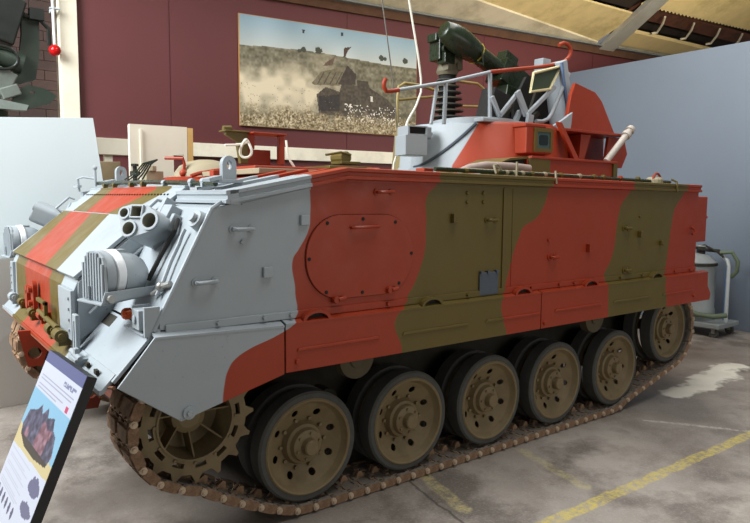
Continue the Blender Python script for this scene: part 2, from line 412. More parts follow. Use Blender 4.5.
m_steel = plain('dull_steel', (150, 150, 146), 0.4, 0.6, scale=30)
m_label = plain('grey_blue_plate', (74, 82, 92), 0.4, scale=20)
m_glass = plain('green_tinted_glass', (70, 96, 92), 0.12, var=0.1, scale=5)
m_glassdark = plain('dark_glass_core', (34, 44, 46), 0.1, scale=5)
m_whiterope = plain('white_rubber_cable', (220, 218, 205), 0.5, scale=20)

# ------------------------------------------------------------------ hull
W = 2.80
hull = MB().prism([(-0.785,1.132),(-0.504,1.672),(-0.42,1.69),(-0.405,1.735),(0.234,1.876),(3.965,1.858),(3.965,1.118),(-0.70,1.118)], 0.0, W)
hull = part('hull', hull, m_side, ROOT, bevel=0.004)
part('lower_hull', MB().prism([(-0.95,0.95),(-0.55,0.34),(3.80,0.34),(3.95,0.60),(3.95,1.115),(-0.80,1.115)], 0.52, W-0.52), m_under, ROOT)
# nose box (engine deck)
YN, YF = 0.68, 2.60
nb = MB().prism([(-0.385,1.755),(-0.585,1.592),(-0.94,1.300),(-0.965,1.245),(-0.97,0.93),(-0.70,0.90),(-0.35,1.60)], YN+0.012, YF-0.012)
part('nose_box', nb, m_nose, ROOT, bevel=0.004)
part('engine_hatch', MB().slab([(-0.955,YN,1.298),(-0.955,YF,1.298),(-0.590,YF,1.598),(-0.590,YN,1.598)], (-0.014,0,0.016)), m_glow, ROOT, bevel=0.004)
gu = part('upper_glacis_plate', MB().slab([(-0.582,YN-0.02,1.604),(-0.582,YF,1.604),(-0.390,YF,1.760),(-0.390,YN-0.06,1.760)], (-0.011,0,0.013)), m_gup, ROOT, bevel=0.003)
rv = MB()
for i in range(34):
    y = YN+0.06+i*0.054; rv.cyl((-0.440,y,1.722),(-0.454,y,1.738),0.006,seg=6)
part('rivet_row', rv, m_under, ROOT, kind='stuff')
part('hinge_strip', MB().cyl((-0.592,YN,1.606),(-0.592,YF,1.606),0.009,seg=8), m_gry, ROOT)
# nose front face: riveted edge strips and side panel
for y0, y1 in ((YN-0.004, YN+0.29), (YF-0.10, YF+0.004)):
    part('nose_edge_strip', MB().box((-0.985,y0,0.985),(-0.966,y1,1.243)), m_nose, ROOT, bevel=0.003)
for z in (1.20,1.145,1.09,1.035):
    for y in (YN+0.04, YF-0.04):
        part('rivet', MB().cyl((-0.984,y,z),(-0.993,y,z),0.009,seg=8), m_gry, ROOT)
part('nose_side_panel', MB().prism([(-0.945,1.285),(-0.60,1.57),(-0.50,1.60),(-0.56,1.40),(-0.72,1.12),(-0.96,0.98)], YN-0.004, YN+0.012), m_gry, ROOT, bevel=0.003)
part('nose_side_rib', MB().tube([(-0.90,YN-0.015,1.22),(-0.62,YN-0.015,1.45)],0.010,6), m_gry, ROOT)
part('nose_side_rib', MB().tube([(-0.90,YN-0.015,1.12),(-0.70,YN-0.015,1.30)],0.010,6), m_gry, ROOT)
part('rod_bracket', MB().box((-0.985,YN-0.09,0.93),(-0.965,YN-0.02,1.13)).box((-0.99,YN-0.065,0.96),(-0.984,YN-0.045,1.10)), m_gry, ROOT, bevel=0.003)
# front lip / mudguard across the bow
lip = MB().slab([(-0.955,0.02,0.955),(-0.955,W-0.02,0.955),(-1.02,W-0.02,0.885),(-1.02,0.02,0.885)], (0.012,0,-0.016))
lip.box((-1.026,0.02,0.868),(-1.012,W-0.02,0.892))
part('front_lip', lip, m_lip, ROOT, bevel=0.003)
part('mudguard', MB().slab([(-0.79,0.0,1.125),(-0.79,YN,1.125),(-0.975,YN,0.925),(-0.975,0.0,0.925)], (0.012,0,-0.012)), m_gry, ROOT, bevel=0.003)
part('mudguard_far', MB().slab([(-0.79,YF,1.125),(-0.79,W,1.125),(-0.975,W,0.925),(-0.975,YF,0.925)], (0.012,0,-0.012)), m_gry, ROOT).name = 'mudguard'
part('bow_plate', MB().slab([(-0.96,0.55,0.94),(-0.96,W-0.55,0.94),(-0.72,W-0.55,0.55),(-0.72,0.55,0.55)], (0.02,0,0.01)), m_red, ROOT)
m_edge = plain('rusty_chipped_edge', (128, 84, 58), 0.8, var=0.3, scale=30, dirt=(70, 48, 36), dirt_amt=0.7)
part('rusty_lip_edge', MB().tube([(-1.021,0.02,0.866),(-1.021,W-0.02,0.866)],0.006,6), m_edge, ROOT)
part('rusty_lip_edge', MB().tube([(-0.972,-0.02,0.905),(-1.0,0.10,0.885),(-1.02,0.35,0.868)],0.009,6), m_edge, ROOT)
# sloped edge bead on near side plate
part('edge_bead', MB().tube([(-0.79,0.004,1.126),(-0.508,0.004,1.670),(-0.46,0.004,1.70)],0.011,8), m_gry, ROOT)
part('edge_bead', MB().tube([(-0.79,W,1.126),(-0.508,W,1.670)],0.011,8), m_gry, ROOT)
# roof edge moulding: near side, front slope and bow edge
ml = MB()
prof = [(-0.032,0.004),(-0.032,0.018),(-0.020,0.024),(-0.020,0.040),(-0.030,0.046),(-0.030,0.062),(0.02,0.068),(0.06,0.068),(0.06,0.0),(0.0,0.0)]
def moulding(path, y_sign=1, y0=0.0):
    vs = []; n = len(prof)
    for (x, z) in path: vs += [(x, y0+y_sign*p[0], z+p[1]) for p in prof]
    fs = [(i*n+j, i*n+(j+1) % n, (i+1)*n+(j+1) % n, (i+1)*n+j) for i in range(len(path)-1) for j in range(n)]
    fs += [tuple(range(n)), tuple(range(len(path)*n-1, (len(path)-1)*n-1, -1))]
    return MB().add(vs, fs)
part('roof_moulding', moulding([(-0.43,1.690),(0.234,1.818),(3.96,1.798)]), m_side, ROOT)
part('roof_moulding', moulding([(-0.43,1.690),(0.234,1.818),(3.96,1.798)], -1, W), m_side, ROOT)
vs = []; n = len(prof)
fm = MB(); pv = []
for y in (-0.03, YN-0.06): pv += [(-0.43+p[0]*0.7+0.0, y, 1.690+p[1]) for p in prof]
fm.add(pv, [(j, (j+1) % n, (j+1) % n+n, j+n) for j in range(n)]+[tuple(range(n)), tuple(range(2*n-1, n-1, -1))])
part('roof_moulding', fm, m_gry, ROOT)
part('roof_front_ledge', MB().box((-0.40,YN-0.06,1.752),(-0.37,YF+0.02,1.785)), m_gup, ROOT, bevel=0.003)
# sloped front roof strips (raised plates)
for y0, y1, h in ((0.10,0.16,0.012),(0.30,0.38,0.018),(0.55,0.62,0.02)):
    part('roof_strip', MB().slab([(-0.33,y0,1.757),(0.20,y0+0.01,1.868),(0.20,y1,1.868),(-0.33,y1,1.757)], (-0.003,0,h)), m_side, ROOT, bevel=0.002)
part('ledge_strip', MB().box((0.02,-0.006,1.795),(3.95,0.001,1.803)), m_side, ROOT)
part('ledge_strip', MB().slab([(-0.36,-0.006,1.685),(0.02,-0.006,1.765),(0.02,-0.006,1.775),(-0.36,-0.006,1.693)], (0,0.008,0)), m_gry, ROOT)
part('vertical_seam_strip', MB().box((1.462,-0.010,1.115),(1.482,0.001,1.80)), m_side, ROOT, bevel=0.003)
part('vertical_seam_strip', MB().box((1.555,-0.003,1.115),(1.560,0.001,1.80)), m_side, ROOT)
# bottom flange with bolts
part('side_flange', MB().box((-0.74,-0.012,1.112),(3.96,0.002,1.150)), m_side, ROOT, bevel=0.003)
for x in (-0.49,-0.25,-0.10,0.52,1.15,1.75,2.05,2.22,2.80,3.10,3.60,3.85):
    part('bolt', MB().cyl((x,-0.012,1.133),(x,-0.026,1.133),0.012,seg=6), m_side, ROOT)
# ------------------------------------------------------------------ skirts
def skirt(x0, x1, poly=None):
    mb = MB()
    if poly: mb.prism(poly, -0.045, -0.033)
    else: mb.prism([(x0,1.098),(x0,0.846),(x1,0.846),(x1,1.098)], -0.045, -0.033)
    return mb
sk = skirt(0, 0, [(-0.80,1.108),(-0.965,0.905),(-0.689,0.706),(-0.158,0.842),(-0.158,1.090)])
part('front_side_plate', sk, m_side, ROOT, bevel=0.003)
part('side_plate_ledge', MB().slab([(-0.80,-0.048,1.108),(-0.158,-0.048,1.090),(-0.158,0.0,1.108),(-0.80,0.0,1.122)], (0,0,-0.01)), m_side, ROOT)
part('plate_boss', MB().cyl((-0.655,-0.045,0.742),(-0.655,-0.057,0.742),0.030,seg=14).cyl((-0.655,-0.057,0.742),(-0.655,-0.068,0.742),0.014,seg=6), m_gry, ROOT)
def bump_arc(xc):
    return MB().flat([(xc+0.085*math.cos(t), 1.098+0.052*math.sin(t)) for t in [PI*i/12 for i in range(13)]],
                     [], -0.045, -0.033).xform(Matrix.Identity(4))
for k_, (x0, x1) in enumerate(((-0.150,1.820),(1.828,4.115))):
    poly = None if k_ == 0 else [(x0,1.098),(x0,0.846),(4.17,0.846),(4.185,0.900),(4.125,0.975),(4.115,1.098)]
    so = part('side_skirt', skirt(x0, x1, poly), m_side, ROOT, bevel=0.003)
    part('skirt_ledge', MB().slab([(x0,-0.048,1.098),(x1,-0.048,1.098),(x1,0.0,1.112),(x0,0.0,1.112)], (0,0,-0.01)), m_side, so)
ribs = [(-0.09,0.441),(0.599,1.127),(1.278,1.815),(1.965,2.516),(2.671,3.183),(3.363,3.865)]
for a, b in ribs:
    rb = MB().slab([(a,-0.045,0.966),(a+0.01,-0.053,0.960),(b-0.01,-0.053,0.960),(b,-0.045,0.966),(b,-0.045,0.944),(a,-0.045,0.944)], (0,0.004,0))
    part('skirt_rib', MB().prism([(a,0.948),(a+0.012,0.966),(b-0.012,0.966),(b,0.948)], -0.054, -0.044), m_side, ROOT, bevel=0.005)
for xc in (0.036,0.834,1.643,2.394,3.288):
    ring = [(xc+0.085*math.cos(t), 1.098+0.050*math.sin(t)) for t in [PI*i/14 for i in range(15)]]
    inn = [(xc+0.066*math.cos(t), 1.098+0.036*math.sin(t)) for t in [PI*(14-i)/14 for i in range(15)]]
    part('skirt_cutout_rim', MB().prism(ring+inn, -0.046, -0.012), m_side, ROOT)
    part('cutout_shadow', MB().prism([(xc+0.07*math.cos(t), 1.098+0.04*math.sin(t)) for t in [PI*i/14 for i in range(15)]], -0.016, -0.010), m_black, ROOT).name = 'cutout_shade'  # black half disc paints the shade inside the skirt cutout
for x, z in ((-0.085,0.897),(1.86,0.885),(3.88,0.905)):
    part('skirt_bolt', MB().cyl((x,-0.045,z),(x,-0.058,z),0.016,0.013,seg=8), m_side, ROOT)
part('side_skirt', MB().box((-0.80,W+0.033,0.846),(4.11,W+0.045,1.10)), m_side, ROOT)

# ------------------------------------------------------------------ side fittings
def oval(cx, cz, w, h, r, n=10):
    pts = []
    for sx, sz, a0 in ((1,1,0),(-1,1,90),(-1,-1,180),(1,-1,270)):
        for i in range(n+1):
            t = math.radians(a0+90*i/n); pts.append((cx+sx*(w/2-r)+r*math.cos(t), cz+sz*(h/2-r)+r*math.sin(t)))
    return pts
hp = part('access_hatch', MB().prism(oval(0.347,1.412,0.715,0.445,0.215), -0.012, 0.002), m_side, ROOT, bevel=0.003)
part('hatch_groove', MB().flat(oval(0.347,1.412,0.721,0.451,0.218), [oval(0.347,1.412,0.713,0.443,0.214)], -0.003, 0.002), plain('dark_red_joint', (70,24,18), 0.8), hp)
for x, z in ((0.116,1.593),(0.569,1.592),(0.006,1.410),(0.689,1.412),(0.110,1.231),(0.343,1.213),(0.60,1.245),(0.345,1.612)):
    part('hatch_screw', MB().cyl((x,-0.012,z),(x,-0.015,z),0.010,seg=8).cyl((x,-0.015,z),(x,-0.0155,z),0.006,seg=6), [m_black], hp)
def handle(x0, z0, x1, z1, mat, r=0.009, h=0.035, name='grab_handle', parent=ROOT):
    d = Vector((x1-x0, 0, z1-z0)); p0 = Vector((x0, 0, z0)); p1 = Vector((x1, 0, z1)); e = Vector((0, -1, 0))
    mb = MB().tube([p0, p0+e*h*0.8, p0+e*h+d*0.08, p1+e*h-d*0.08, p1+e*h*0.8, p1], r, 8)
    mb.cyl(p0, p0+e*0.008, r*2, seg=10).cyl(p1, p1+e*0.008, r*2, seg=10)
    return part(name, mb, mat, parent, smooth=True)
handle(0.268,1.567,0.442,1.571, m_red, parent=hp)
handle(-0.595,1.330,-0.500,1.333, m_gry, 0.010)
handle(-0.408,1.572,-0.312,1.572, m_gry, 0.010)
handle(0.44,1.757,0.545,1.760, m_red, 0.009)
handle(1.315,1.593,1.395,1.593, m_olv, 0.010, 0.03)
handle(2.84,1.513,2.90,1.510, m_olv, 0.012, 0.03)
handle(1.95,1.328,2.01,1.328, m_red, 0.012, 0.03)
handle(2.865,1.183,2.925,1.183, m_olv, 0.012, 0.03)
for x, z in ((-0.017,1.61),(-0.228,1.357)):
    part('square_pad', MB().box((x-0.026,-0.018,z-0.027),(x+0.026,0.0,z+0.027)), m_gry, ROOT, bevel=0.004)
for x, z, m in ((1.138,1.761,m_olv),(1.279,1.761,m_olv),(1.139,1.706,m_olv),(1.280,1.706,m_olv),(3.05,1.60,m_olv),(1.93,1.448,m_red),(3.394,1.812,m_olv),(-0.36,1.51,m_gry)):
    part('bolt', MB().cyl((x,0,z),(x,-0.012,z),0.013,0.010,seg=8), m, ROOT)
part('angle_bracket', MB().box((1.005,-0.03,1.585),(1.02,0,1.635)).box((1.02,-0.008,1.585),(1.06,0,1.60)).box((1.005,-0.03,1.580),(1.05,0,1.590)), m_olv, ROOT, bevel=0.002)
part('angle_bracket', MB().box((2.372,-0.03,1.345),(2.384,0,1.405)).box((2.384,-0.02,1.345),(2.42,0,1.356)), m_red, ROOT, bevel=0.002)
part('block_bracket', MB().box((3.035,-0.035,1.435),(3.075,0,1.485)), m_olv, ROOT, bevel=0.004)
part('block_bracket', MB().box((3.355,-0.025,1.36),(3.385,0,1.40)).cyl((3.37,-0.025,1.37),(3.37,-0.035,1.37),0.012,seg=8), m_olv, ROOT, bevel=0.003)
part('hook_bracket', MB().tube([(3.86,0,1.50),(3.87,-0.03,1.48),(3.86,-0.04,1.45),(3.83,-0.03,1.44)],0.010,8), m_red, ROOT, smooth=True)
for x, z in ((0.165,1.188),(0.525,1.212)):
    part('hatch_latch', MB().cyl((x,0,z),(x,-0.035,z),0.020,seg=12).cyl((x+0.01,-0.03,z),(x+0.055,-0.03,z+0.006),0.013,seg=8), m_red, ROOT, bevel=0.002)
lp = part('dark_plate', MB().box((1.255,-0.014,1.115),(1.425,0.0,1.262)), m_label, ROOT, bevel=0.006, label='dark blue grey plate')
for x in (1.27,1.33,1.41): part('plate_clip', MB().box((x-0.012,-0.022,1.252),(x+0.012,0,1.272)), m_label, lp)

# ------------------------------------------------------------------ running gear
def wheel_meshes(R=0.308, ri=0.270):
    t = MB()
    for y in (-0.058, 0.105):
        t.lathe([(ri,y),(R-0.012,y),(R,y+0.010),(R,y+0.100),(R-0.012,y+0.110),(ri,y+0.110)], seg=48, closed=True)
    tyre = t.mesh('tyre', True, [m_rubber])
    holes = []
    for i in range(8):
        a = 2*PI*i/8+0.30; cx, cz = 0.186*math.cos(a), 0.186*math.sin(a)
        holes.append([(cx+0.021*math.cos(q)*1.0, cz+0.021*math.sin(q)) for q in [2*PI*j/10 for j in range(10)]])
    d = MB().flat([(0.238*math.cos(q),0.238*math.sin(q)) for q in [2*PI*j/48 for j in range(48)]],
                  holes+[[(0.10*math.cos(q),0.10*math.sin(q)) for q in [2*PI*j/32 for j in range(32)]]], 0.0, 0.008)
    for v in d.bm.verts:
        q = math.hypot(v.co.x, v.co.z); v.co.y += 0.042-0.070*max(0.0, (q-0.10)/0.138)**1.5
    d.lathe([(ri,-0.060),(ri-0.008,-0.066),(ri-0.018,-0.062),(ri-0.024,-0.050),(0.240,-0.036),(0.232,-0.026),(0.236,-0.014),(ri-0.005,0.0),(ri-0.005,0.040),(ri,0.044)], seg=48, closed=True)
    d.lathe([(ri,0.105),(ri-0.03,0.105),(ri-0.03,0.215),(ri,0.215)], seg=40, closed=True)
    rim = d.mesh('road_wheel', True, [m_wheel])
    h = MB().lathe([(0.135,0.048),(0.118,0.020),(0.112,-0.004),(0.096,-0.012),(0.088,-0.040),(0.078,-0.046),(0.048,-0.050),(0.044,-0.086),(0.038,-0.092),(1e-4,-0.092)], seg=32)
    for i in range(10):
        a = 2*PI*i/10; h.cyl((0.140*math.cos(a),0.035,0.140*math.sin(a)),(0.140*math.cos(a),0.008,0.140*math.sin(a)),0.011,seg=6)
    for i in range(6):
        a = 2*PI*i/6+.3; h.cyl((0.072*math.cos(a),-0.044,0.072*math.sin(a)),(0.072*math.cos(a),-0.056,0.072*math.sin(a)),0.008,seg=6)
    h.cyl((0,0.04,0),(0,0.36,0),0.05,seg=12)
    hub = h.mesh('hub', True, [m_wheel])
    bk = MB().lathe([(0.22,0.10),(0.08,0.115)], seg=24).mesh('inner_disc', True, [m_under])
    return rim, tyre, hub, bk
RIM, TYRE, HUB, BACK = wheel_meshes()
def wheel(name, x, z, y, flip=False, sc=1.0, spin=0.0):
    o = link(name, RIM, ROOT, Vector((x, y, z))-ROOT.location, (0, spin, PI if flip else 0)); o.scale = (sc, 1, sc)
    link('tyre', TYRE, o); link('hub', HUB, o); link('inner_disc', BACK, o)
    return o
ZC = 0.362
WXS = [0.085, 0.80, 1.52, 2.235, 3.00]
for i, x in enumerate(WXS):
    wheel('road_wheel', x, ZC, 0.175, spin=i*0.7)
    wheel('road_wheel', x-0.10, ZC, W-0.175, True, spin=i*1.1)
IX, IZ = 3.80, 0.595
wheel('idler_wheel', IX, IZ, 0.175, sc=0.96, spin=.4); wheel('idler_wheel', IX-0.10, IZ, W-0.175, True, sc=0.96)
# return rollers
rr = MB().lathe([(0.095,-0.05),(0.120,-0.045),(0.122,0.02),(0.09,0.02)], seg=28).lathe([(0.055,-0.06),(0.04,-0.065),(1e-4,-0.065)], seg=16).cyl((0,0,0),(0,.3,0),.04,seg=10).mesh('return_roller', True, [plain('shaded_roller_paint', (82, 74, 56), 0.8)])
for x in (0.43, 2.74):
    link('return_roller', rr, ROOT, Vector((x, 0.20, 0.800))-ROOT.location)
    link('return_roller', rr, ROOT, Vector((x, W-0.20, 0.800))-ROOT.location, (0,0,PI))
# sprocket
SX, SZ = -0.555, 0.632
def sprocket():
    NT_ = 16; out = []
    for i in range(NT_):
        a = 2*PI*i/NT_; w = 2*PI/NT_
        for da, r in ((-0.50,0.266),(-0.28,0.266),(-0.15,0.286),(-0.07,0.308),(0.07,0.308),(0.15,0.286),(0.28,0.266)):
            t = a+da*w; out.append((r*math.cos(t), r*math.sin(t)))
    holes = []
    for i in range(12):
        a = 2*PI*i/12+0.1; pts = []
        for s_ in (1, -1):
            for j in range(5):
                r = 0.222+s_*0.012; t = a+s_*(-0.13+0.26*j/4)
                pts.append((r*math.cos(t), r*math.sin(t)))
        holes.append(pts)
    holes.append([(0.188*math.cos(t),0.188*math.sin(t)) for t in [2*PI*j/40 for j in range(40)]])
    m = MB().flat(out, holes, -0.018, 0.014)
    m.flat([(p[0],p[1]) for p in out], [[(0.20*math.cos(t),0.20*math.sin(t)) for t in [2*PI*j/40 for j in range(40)]]], 0.20, 0.23)
    m.lathe([(0.196,-0.026),(0.186,-0.026),(0.184,0.03),(0.170,0.13),(0.10,0.17),(0.085,0.08),(0.055,0.065),(1e-4,0.065)], seg=40, cap=False)
    for i in range(7):
        a = 2*PI*i/7+0.2; c_, s_ = math.cos(a), math.sin(a)
        w = Vector((-s_, 0, c_))*0.004
        q = [Vector((0.07*c_,0.075,0.07*s_)), Vector((0.184*c_,0.0,0.184*s_)), Vector((0.176*c_,0.10,0.176*s_)), Vector((0.09*c_,0.16,0.09*s_))]
        m.slab([p-w for p in q], w*2)
    for i in range(24):
        a = 2*PI*i/24+0.22
        if i % 2: m.cyl((0.205*math.cos(a),-0.018,0.205*math.sin(a)),(0.205*math.cos(a),-0.028,0.205*math.sin(a)),0.008,seg=6)
    m.cyl((0,0.1,0),(0,.3,0),.08,seg=16)
    return m.mesh('drive_sprocket', False, [m_wheel])
SPR = sprocket()
link('drive_sprocket', SPR, ROOT, Vector((SX, 0.145, SZ))-ROOT.location)
link('drive_sprocket', SPR, ROOT, Vector((SX-0.10, W-0.145, SZ))-ROOT.location, (0,0,PI))
# track
def m_track():
    k = NT('rusty_track_steel'); co = k.coord(); n = k.noise(co, 25, 6, 0.7)
    geo = k.new('ShaderNodeTexCoord').outputs['Normal']; s = k.new('ShaderNodeSeparateXYZ'); k.put(s.inputs[0], geo)
    col = k.mix(k.ramp(n, 0.35, 0.65), lin((104, 78, 58)), lin((156, 126, 98)))
    inner = k.ramp(s.outputs[2], -0.6, -0.9)
    col = k.mix(k.math('MULTIPLY', inner, 0.75), col, lin((128, 124, 116)))
    k.base(col); k.rough(0.7); k.b.inputs['Metallic'].default_value = 0.15; k.bump(n, 0.3, 0.004); return k.m
m_trk = m_track()
m_pin = plain('worn_pin_steel', (196, 176, 152), 0.45, 0.3, var=0.2, scale=30, dirt=(120, 70, 45), dirt_amt=0.5)
PITCH = 0.117
tl = MB()   # local x along the track, z outward (ground side), y across
tl.box((-0.045,-0.165,-0.010),(0.045,0.165,0.016))
for y in (-0.170, 0.146): tl.slab([(-0.050,y,-0.014),(-0.034,y,-0.024),(0.034,y,-0.024),(0.050,y,-0.014),(0.050,y,0.016),(0.030,y,0.024),(-0.030,y,0.024),(-0.050,y,0.016)], (0,0.024,0))
for y in (-0.165,-0.085,0.0,0.085): tl.box((-0.058,y+0.002,-0.017),(-0.030,y+0.040,0.017))
for y in (-0.125,-0.045,0.045,0.125): tl.box((0.030,y-0.002,-0.017),(0.058,y+0.038,0.017))
tl.box((-0.034,-0.150,0.016),(0.034,-0.02,0.030)); tl.box((-0.034,0.02,0.016),(0.034,0.150,0.030))
for s_ in (-1,1):
    tl.slab([(-0.03,0.014*s_-0.008,-0.010),(0.03,0.014*s_-0.008,-0.010),(0.010,0.014*s_-0.008,-0.050),(-0.010,0.014*s_-0.008,-0.050)], (0,0.014,0))
TL = tl.mesh('track_link', False, [m_trk])
TP = MB().cyl((0,-0.178,0),(0,0.178,0),0.010,seg=8).cyl((0,-0.168,0),(0,-0.181,0),0.020,0.018,seg=10).cyl((0,-0.180,0),(0,-0.187,0),0.009,seg=8).mesh('track_pin', True, [m_pin])
path = []
for i in range(0, 19):
    t = math.radians(85+i*10); path.append((SX+0.320*math.cos(t), SZ+0.320*math.sin(t)))
path += [(-0.38,0.190),(-0.16,0.086),(-0.03,0.040),(0.085,0.030),(2.945,0.030),(3.03,0.040),(3.13,0.085)]
for i in range(0, 17):
    t = math.radians(-68+i*10); path.append((IX+0.332*math.cos(t), IZ+0.332*math.sin(t)))
path += [(3.3,0.945),(2.74,0.955),(1.6,0.935),(0.43,0.955),(-0.1,0.955),(SX+0.06,SZ+0.325)]
def resample(pts, nseg):
    pts = [Vector((p[0],0,p[1])) for p in pts]; pts.append(pts[0].copy()); L = [0]
    for a, b in zip(pts, pts[1:]): L.append(L[-1]+(b-a).length)
    out = []; j = 0
    for i in range(nseg):
        s_ = L[-1]*i/nseg
        while L[j+1] < s_: j += 1
        f = (s_-L[j])/max(1e-9, L[j+1]-L[j]); out.append(pts[j].lerp(pts[j+1], f))
    return out, L[-1]
_, LT = resample(path, 10); NL = round(LT/PITCH); pins, _ = resample(path, NL)
for side, yc in ((0, 0.245), (1, W-0.245)):
    for i in range(NL):
        a, b = pins[i], pins[(i+1) % NL]; mid = (a+b)/2; d = b-a
        ang = math.atan2(-d.z, d.x)
        o = link('track_link', TL, ROOT, Vector((mid.x-0.10*side, yc, mid.z))-ROOT.location, (0, ang+0, 0))
        o.scale = (1, 1, -1) if False else (1, 1, 1)
        # outward is to the right of travel here: turn the link over so that its pads face out
        o.rotation_euler = (PI if True else 0, -ang, 0) if False else (0, ang, 0)
        nrm = Matrix.Rotation(ang, 3, 'Y') @ Vector((0,0,1))
        cen = Vector((1.6,0,0.5)); cx = min(max(mid.x, SX), IX); cz = 0.5
        if nrm.dot(Vector((mid.x-cx,0,mid.z-cz))) < 0:
            o.rotation_euler = (Matrix.Rotation(ang, 3, 'Y') @ Matrix.Rotation(PI, 3, 'Z') @ Matrix.Rotation(PI, 3, 'Y')).to_euler()
            flip = True
        else: flip = False
        pn = link('track_pin', TP, o, (-0.0585, 0, 0) if not side else (0.0585, 0, 0))
        pn.rotation_euler = (0, 0, 0) if (side == 0) else (0, 0, PI)
        # the pin heads always point away from the hull centre line
        wy = (o.rotation_euler.to_matrix() @ Vector((0,-1,0))).y
        if (side == 0 and wy > 0) or (side == 1 and wy > 0 and False): pn.rotation_euler = (0, 0, PI)
# swing arms between wheels
for x in WXS:
    part('suspension_arm', MB().cyl((x,0.42,ZC),(x+0.30,0.46,0.50),0.045,0.055,seg=10).cyl((x+0.30,0.40,0.50),(x+0.30,0.55,0.50),0.07,seg=14), m_under, ROOT)
# final drive housing
part('final_drive', MB().cyl((SX,0.36,SZ),(SX,0.56,SZ),0.16,0.20,seg=20), m_under, ROOT)
part('final_drive', MB().cyl((SX,W-0.36,SZ),(SX,W-0.56,SZ),0.16,0.20,seg=20), m_under, ROOT)

# ------------------------------------------------------------------ bow fittings
tb = MB().flat([(-0.11,0.10),(0.10,0.10),(0.02,-0.13),(-0.06,-0.13)], [[(-0.02+0.038*math.cos(t), -0.045+0.038*math.sin(t)) for t in [2*PI*j/16 for j in range(16)]]], -0.018, 0.018)
tb.xform(Matrix.Translation((-0.985, 1.62, 0.79)) @ Matrix.Rotation(math.radians(-8), 4, 'Z'))
part('towing_eye', tb, m_red, ROOT, bevel=0.003)
tb = MB().flat([(-0.11,0.10),(0.10,0.10),(0.02,-0.13),(-0.06,-0.13)], [[(-0.02+0.038*math.cos(t), -0.045+0.038*math.sin(t)) for t in [2*PI*j/16 for j in range(16)]]], -0.018, 0.018)
tb.xform(Matrix.Translation((-0.93, 0.52, 0.80)) @ Matrix.Rotation(math.radians(-8), 4, 'Z'))
part('towing_eye', tb, m_red, ROOT, bevel=0.003)
def clamp(y, x, z, mat, s=1.0):
    s *= 0.74
    mb = MB().cyl((x,y-0.05*s,z),(x,y+0.05*s,z),0.036*s,seg=12).cyl((x,y-0.062*s,z),(x,y+0.062*s,z),0.018*s,seg=8)
    mb.box((x-0.01,y-0.03*s,z-0.06*s),(x+0.06,y+0.03*s,z+0.02*s))
    return part('tow_clamp', mb, mat, ROOT, bevel=0.003)
clamp(2.05,-1.00,1.01,m_olv); clamp(1.62,-1.01,1.00,m_olv,1.1); clamp(1.30,-1.01,1.03,m_red,1.1); clamp(1.00,-1.02,1.00,m_olv,1.2); clamp(0.80,-1.02,1.00,m_olv,1.25); clamp(2.42,-1.0,1.0,m_gry,1.2)
part('tow_bracket', MB().flat(oval(0,0,0.085,0.20,0.042), [[(0.014*math.cos(t),0.045+0.014*math.sin(t)) for t in [2*PI*j/10 for j in range(10)]],[(0.014*math.cos(t),-0.04+0.014*math.sin(t)) for t in [2*PI*j/10 for j in range(10)]]],-0.012,0.012).xform(Matrix.Translation((-0.995,1.62,1.10)) @ Matrix.Rotation(PI/2,4,'Z')), m_red, ROOT, bevel=0.003)
part('tow_bracket', MB().flat(oval(0,0,0.075,0.15,0.036), [[(0.014*math.cos(t),0.03+0.014*math.sin(t)) for t in [2*PI*j/10 for j in range(10)]]],-0.012,0.012).xform(Matrix.Translation((-1.005,1.78,1.08)) @ Matrix.Rotation(PI/2,4,'Z')), m_red, ROOT, bevel=0.003)
part('tow_pin', MB().cyl((-1.00,1.62,1.145),(-1.03,1.62,1.145),0.022,seg=10), m_red, ROOT)
part('tow_pin', MB().cyl((-1.00,1.62,1.06),(-1.03,1.62,1.06),0.018,seg=10), m_red, ROOT)
part('tow_link', MB().box((-1.03,1.12,1.02),(-1.01,1.16,1.13)).box((-1.03,1.12,1.11),(-1.01,1.36,1.13)).cyl((-1.02,0.85,1.03),(-1.02,1.35,1.05),0.014,seg=8), m_olv, ROOT, bevel=0.002)
part('catch', MB().box((-1.03,0.42,0.90),(-0.97,0.56,0.945)).cyl((-1.01,0.40,0.95),(-1.01,0.58,0.96),0.014,seg=8).box((-1.02,0.46,0.94),(-1.00,0.50,0.99)), m_gry, ROOT, bevel=0.003)
for y in (0.32,0.16): part('slot_catch', MB().box((-1.0,y,0.925),(-0.985,y+0.04,0.945)), m_under, ROOT)
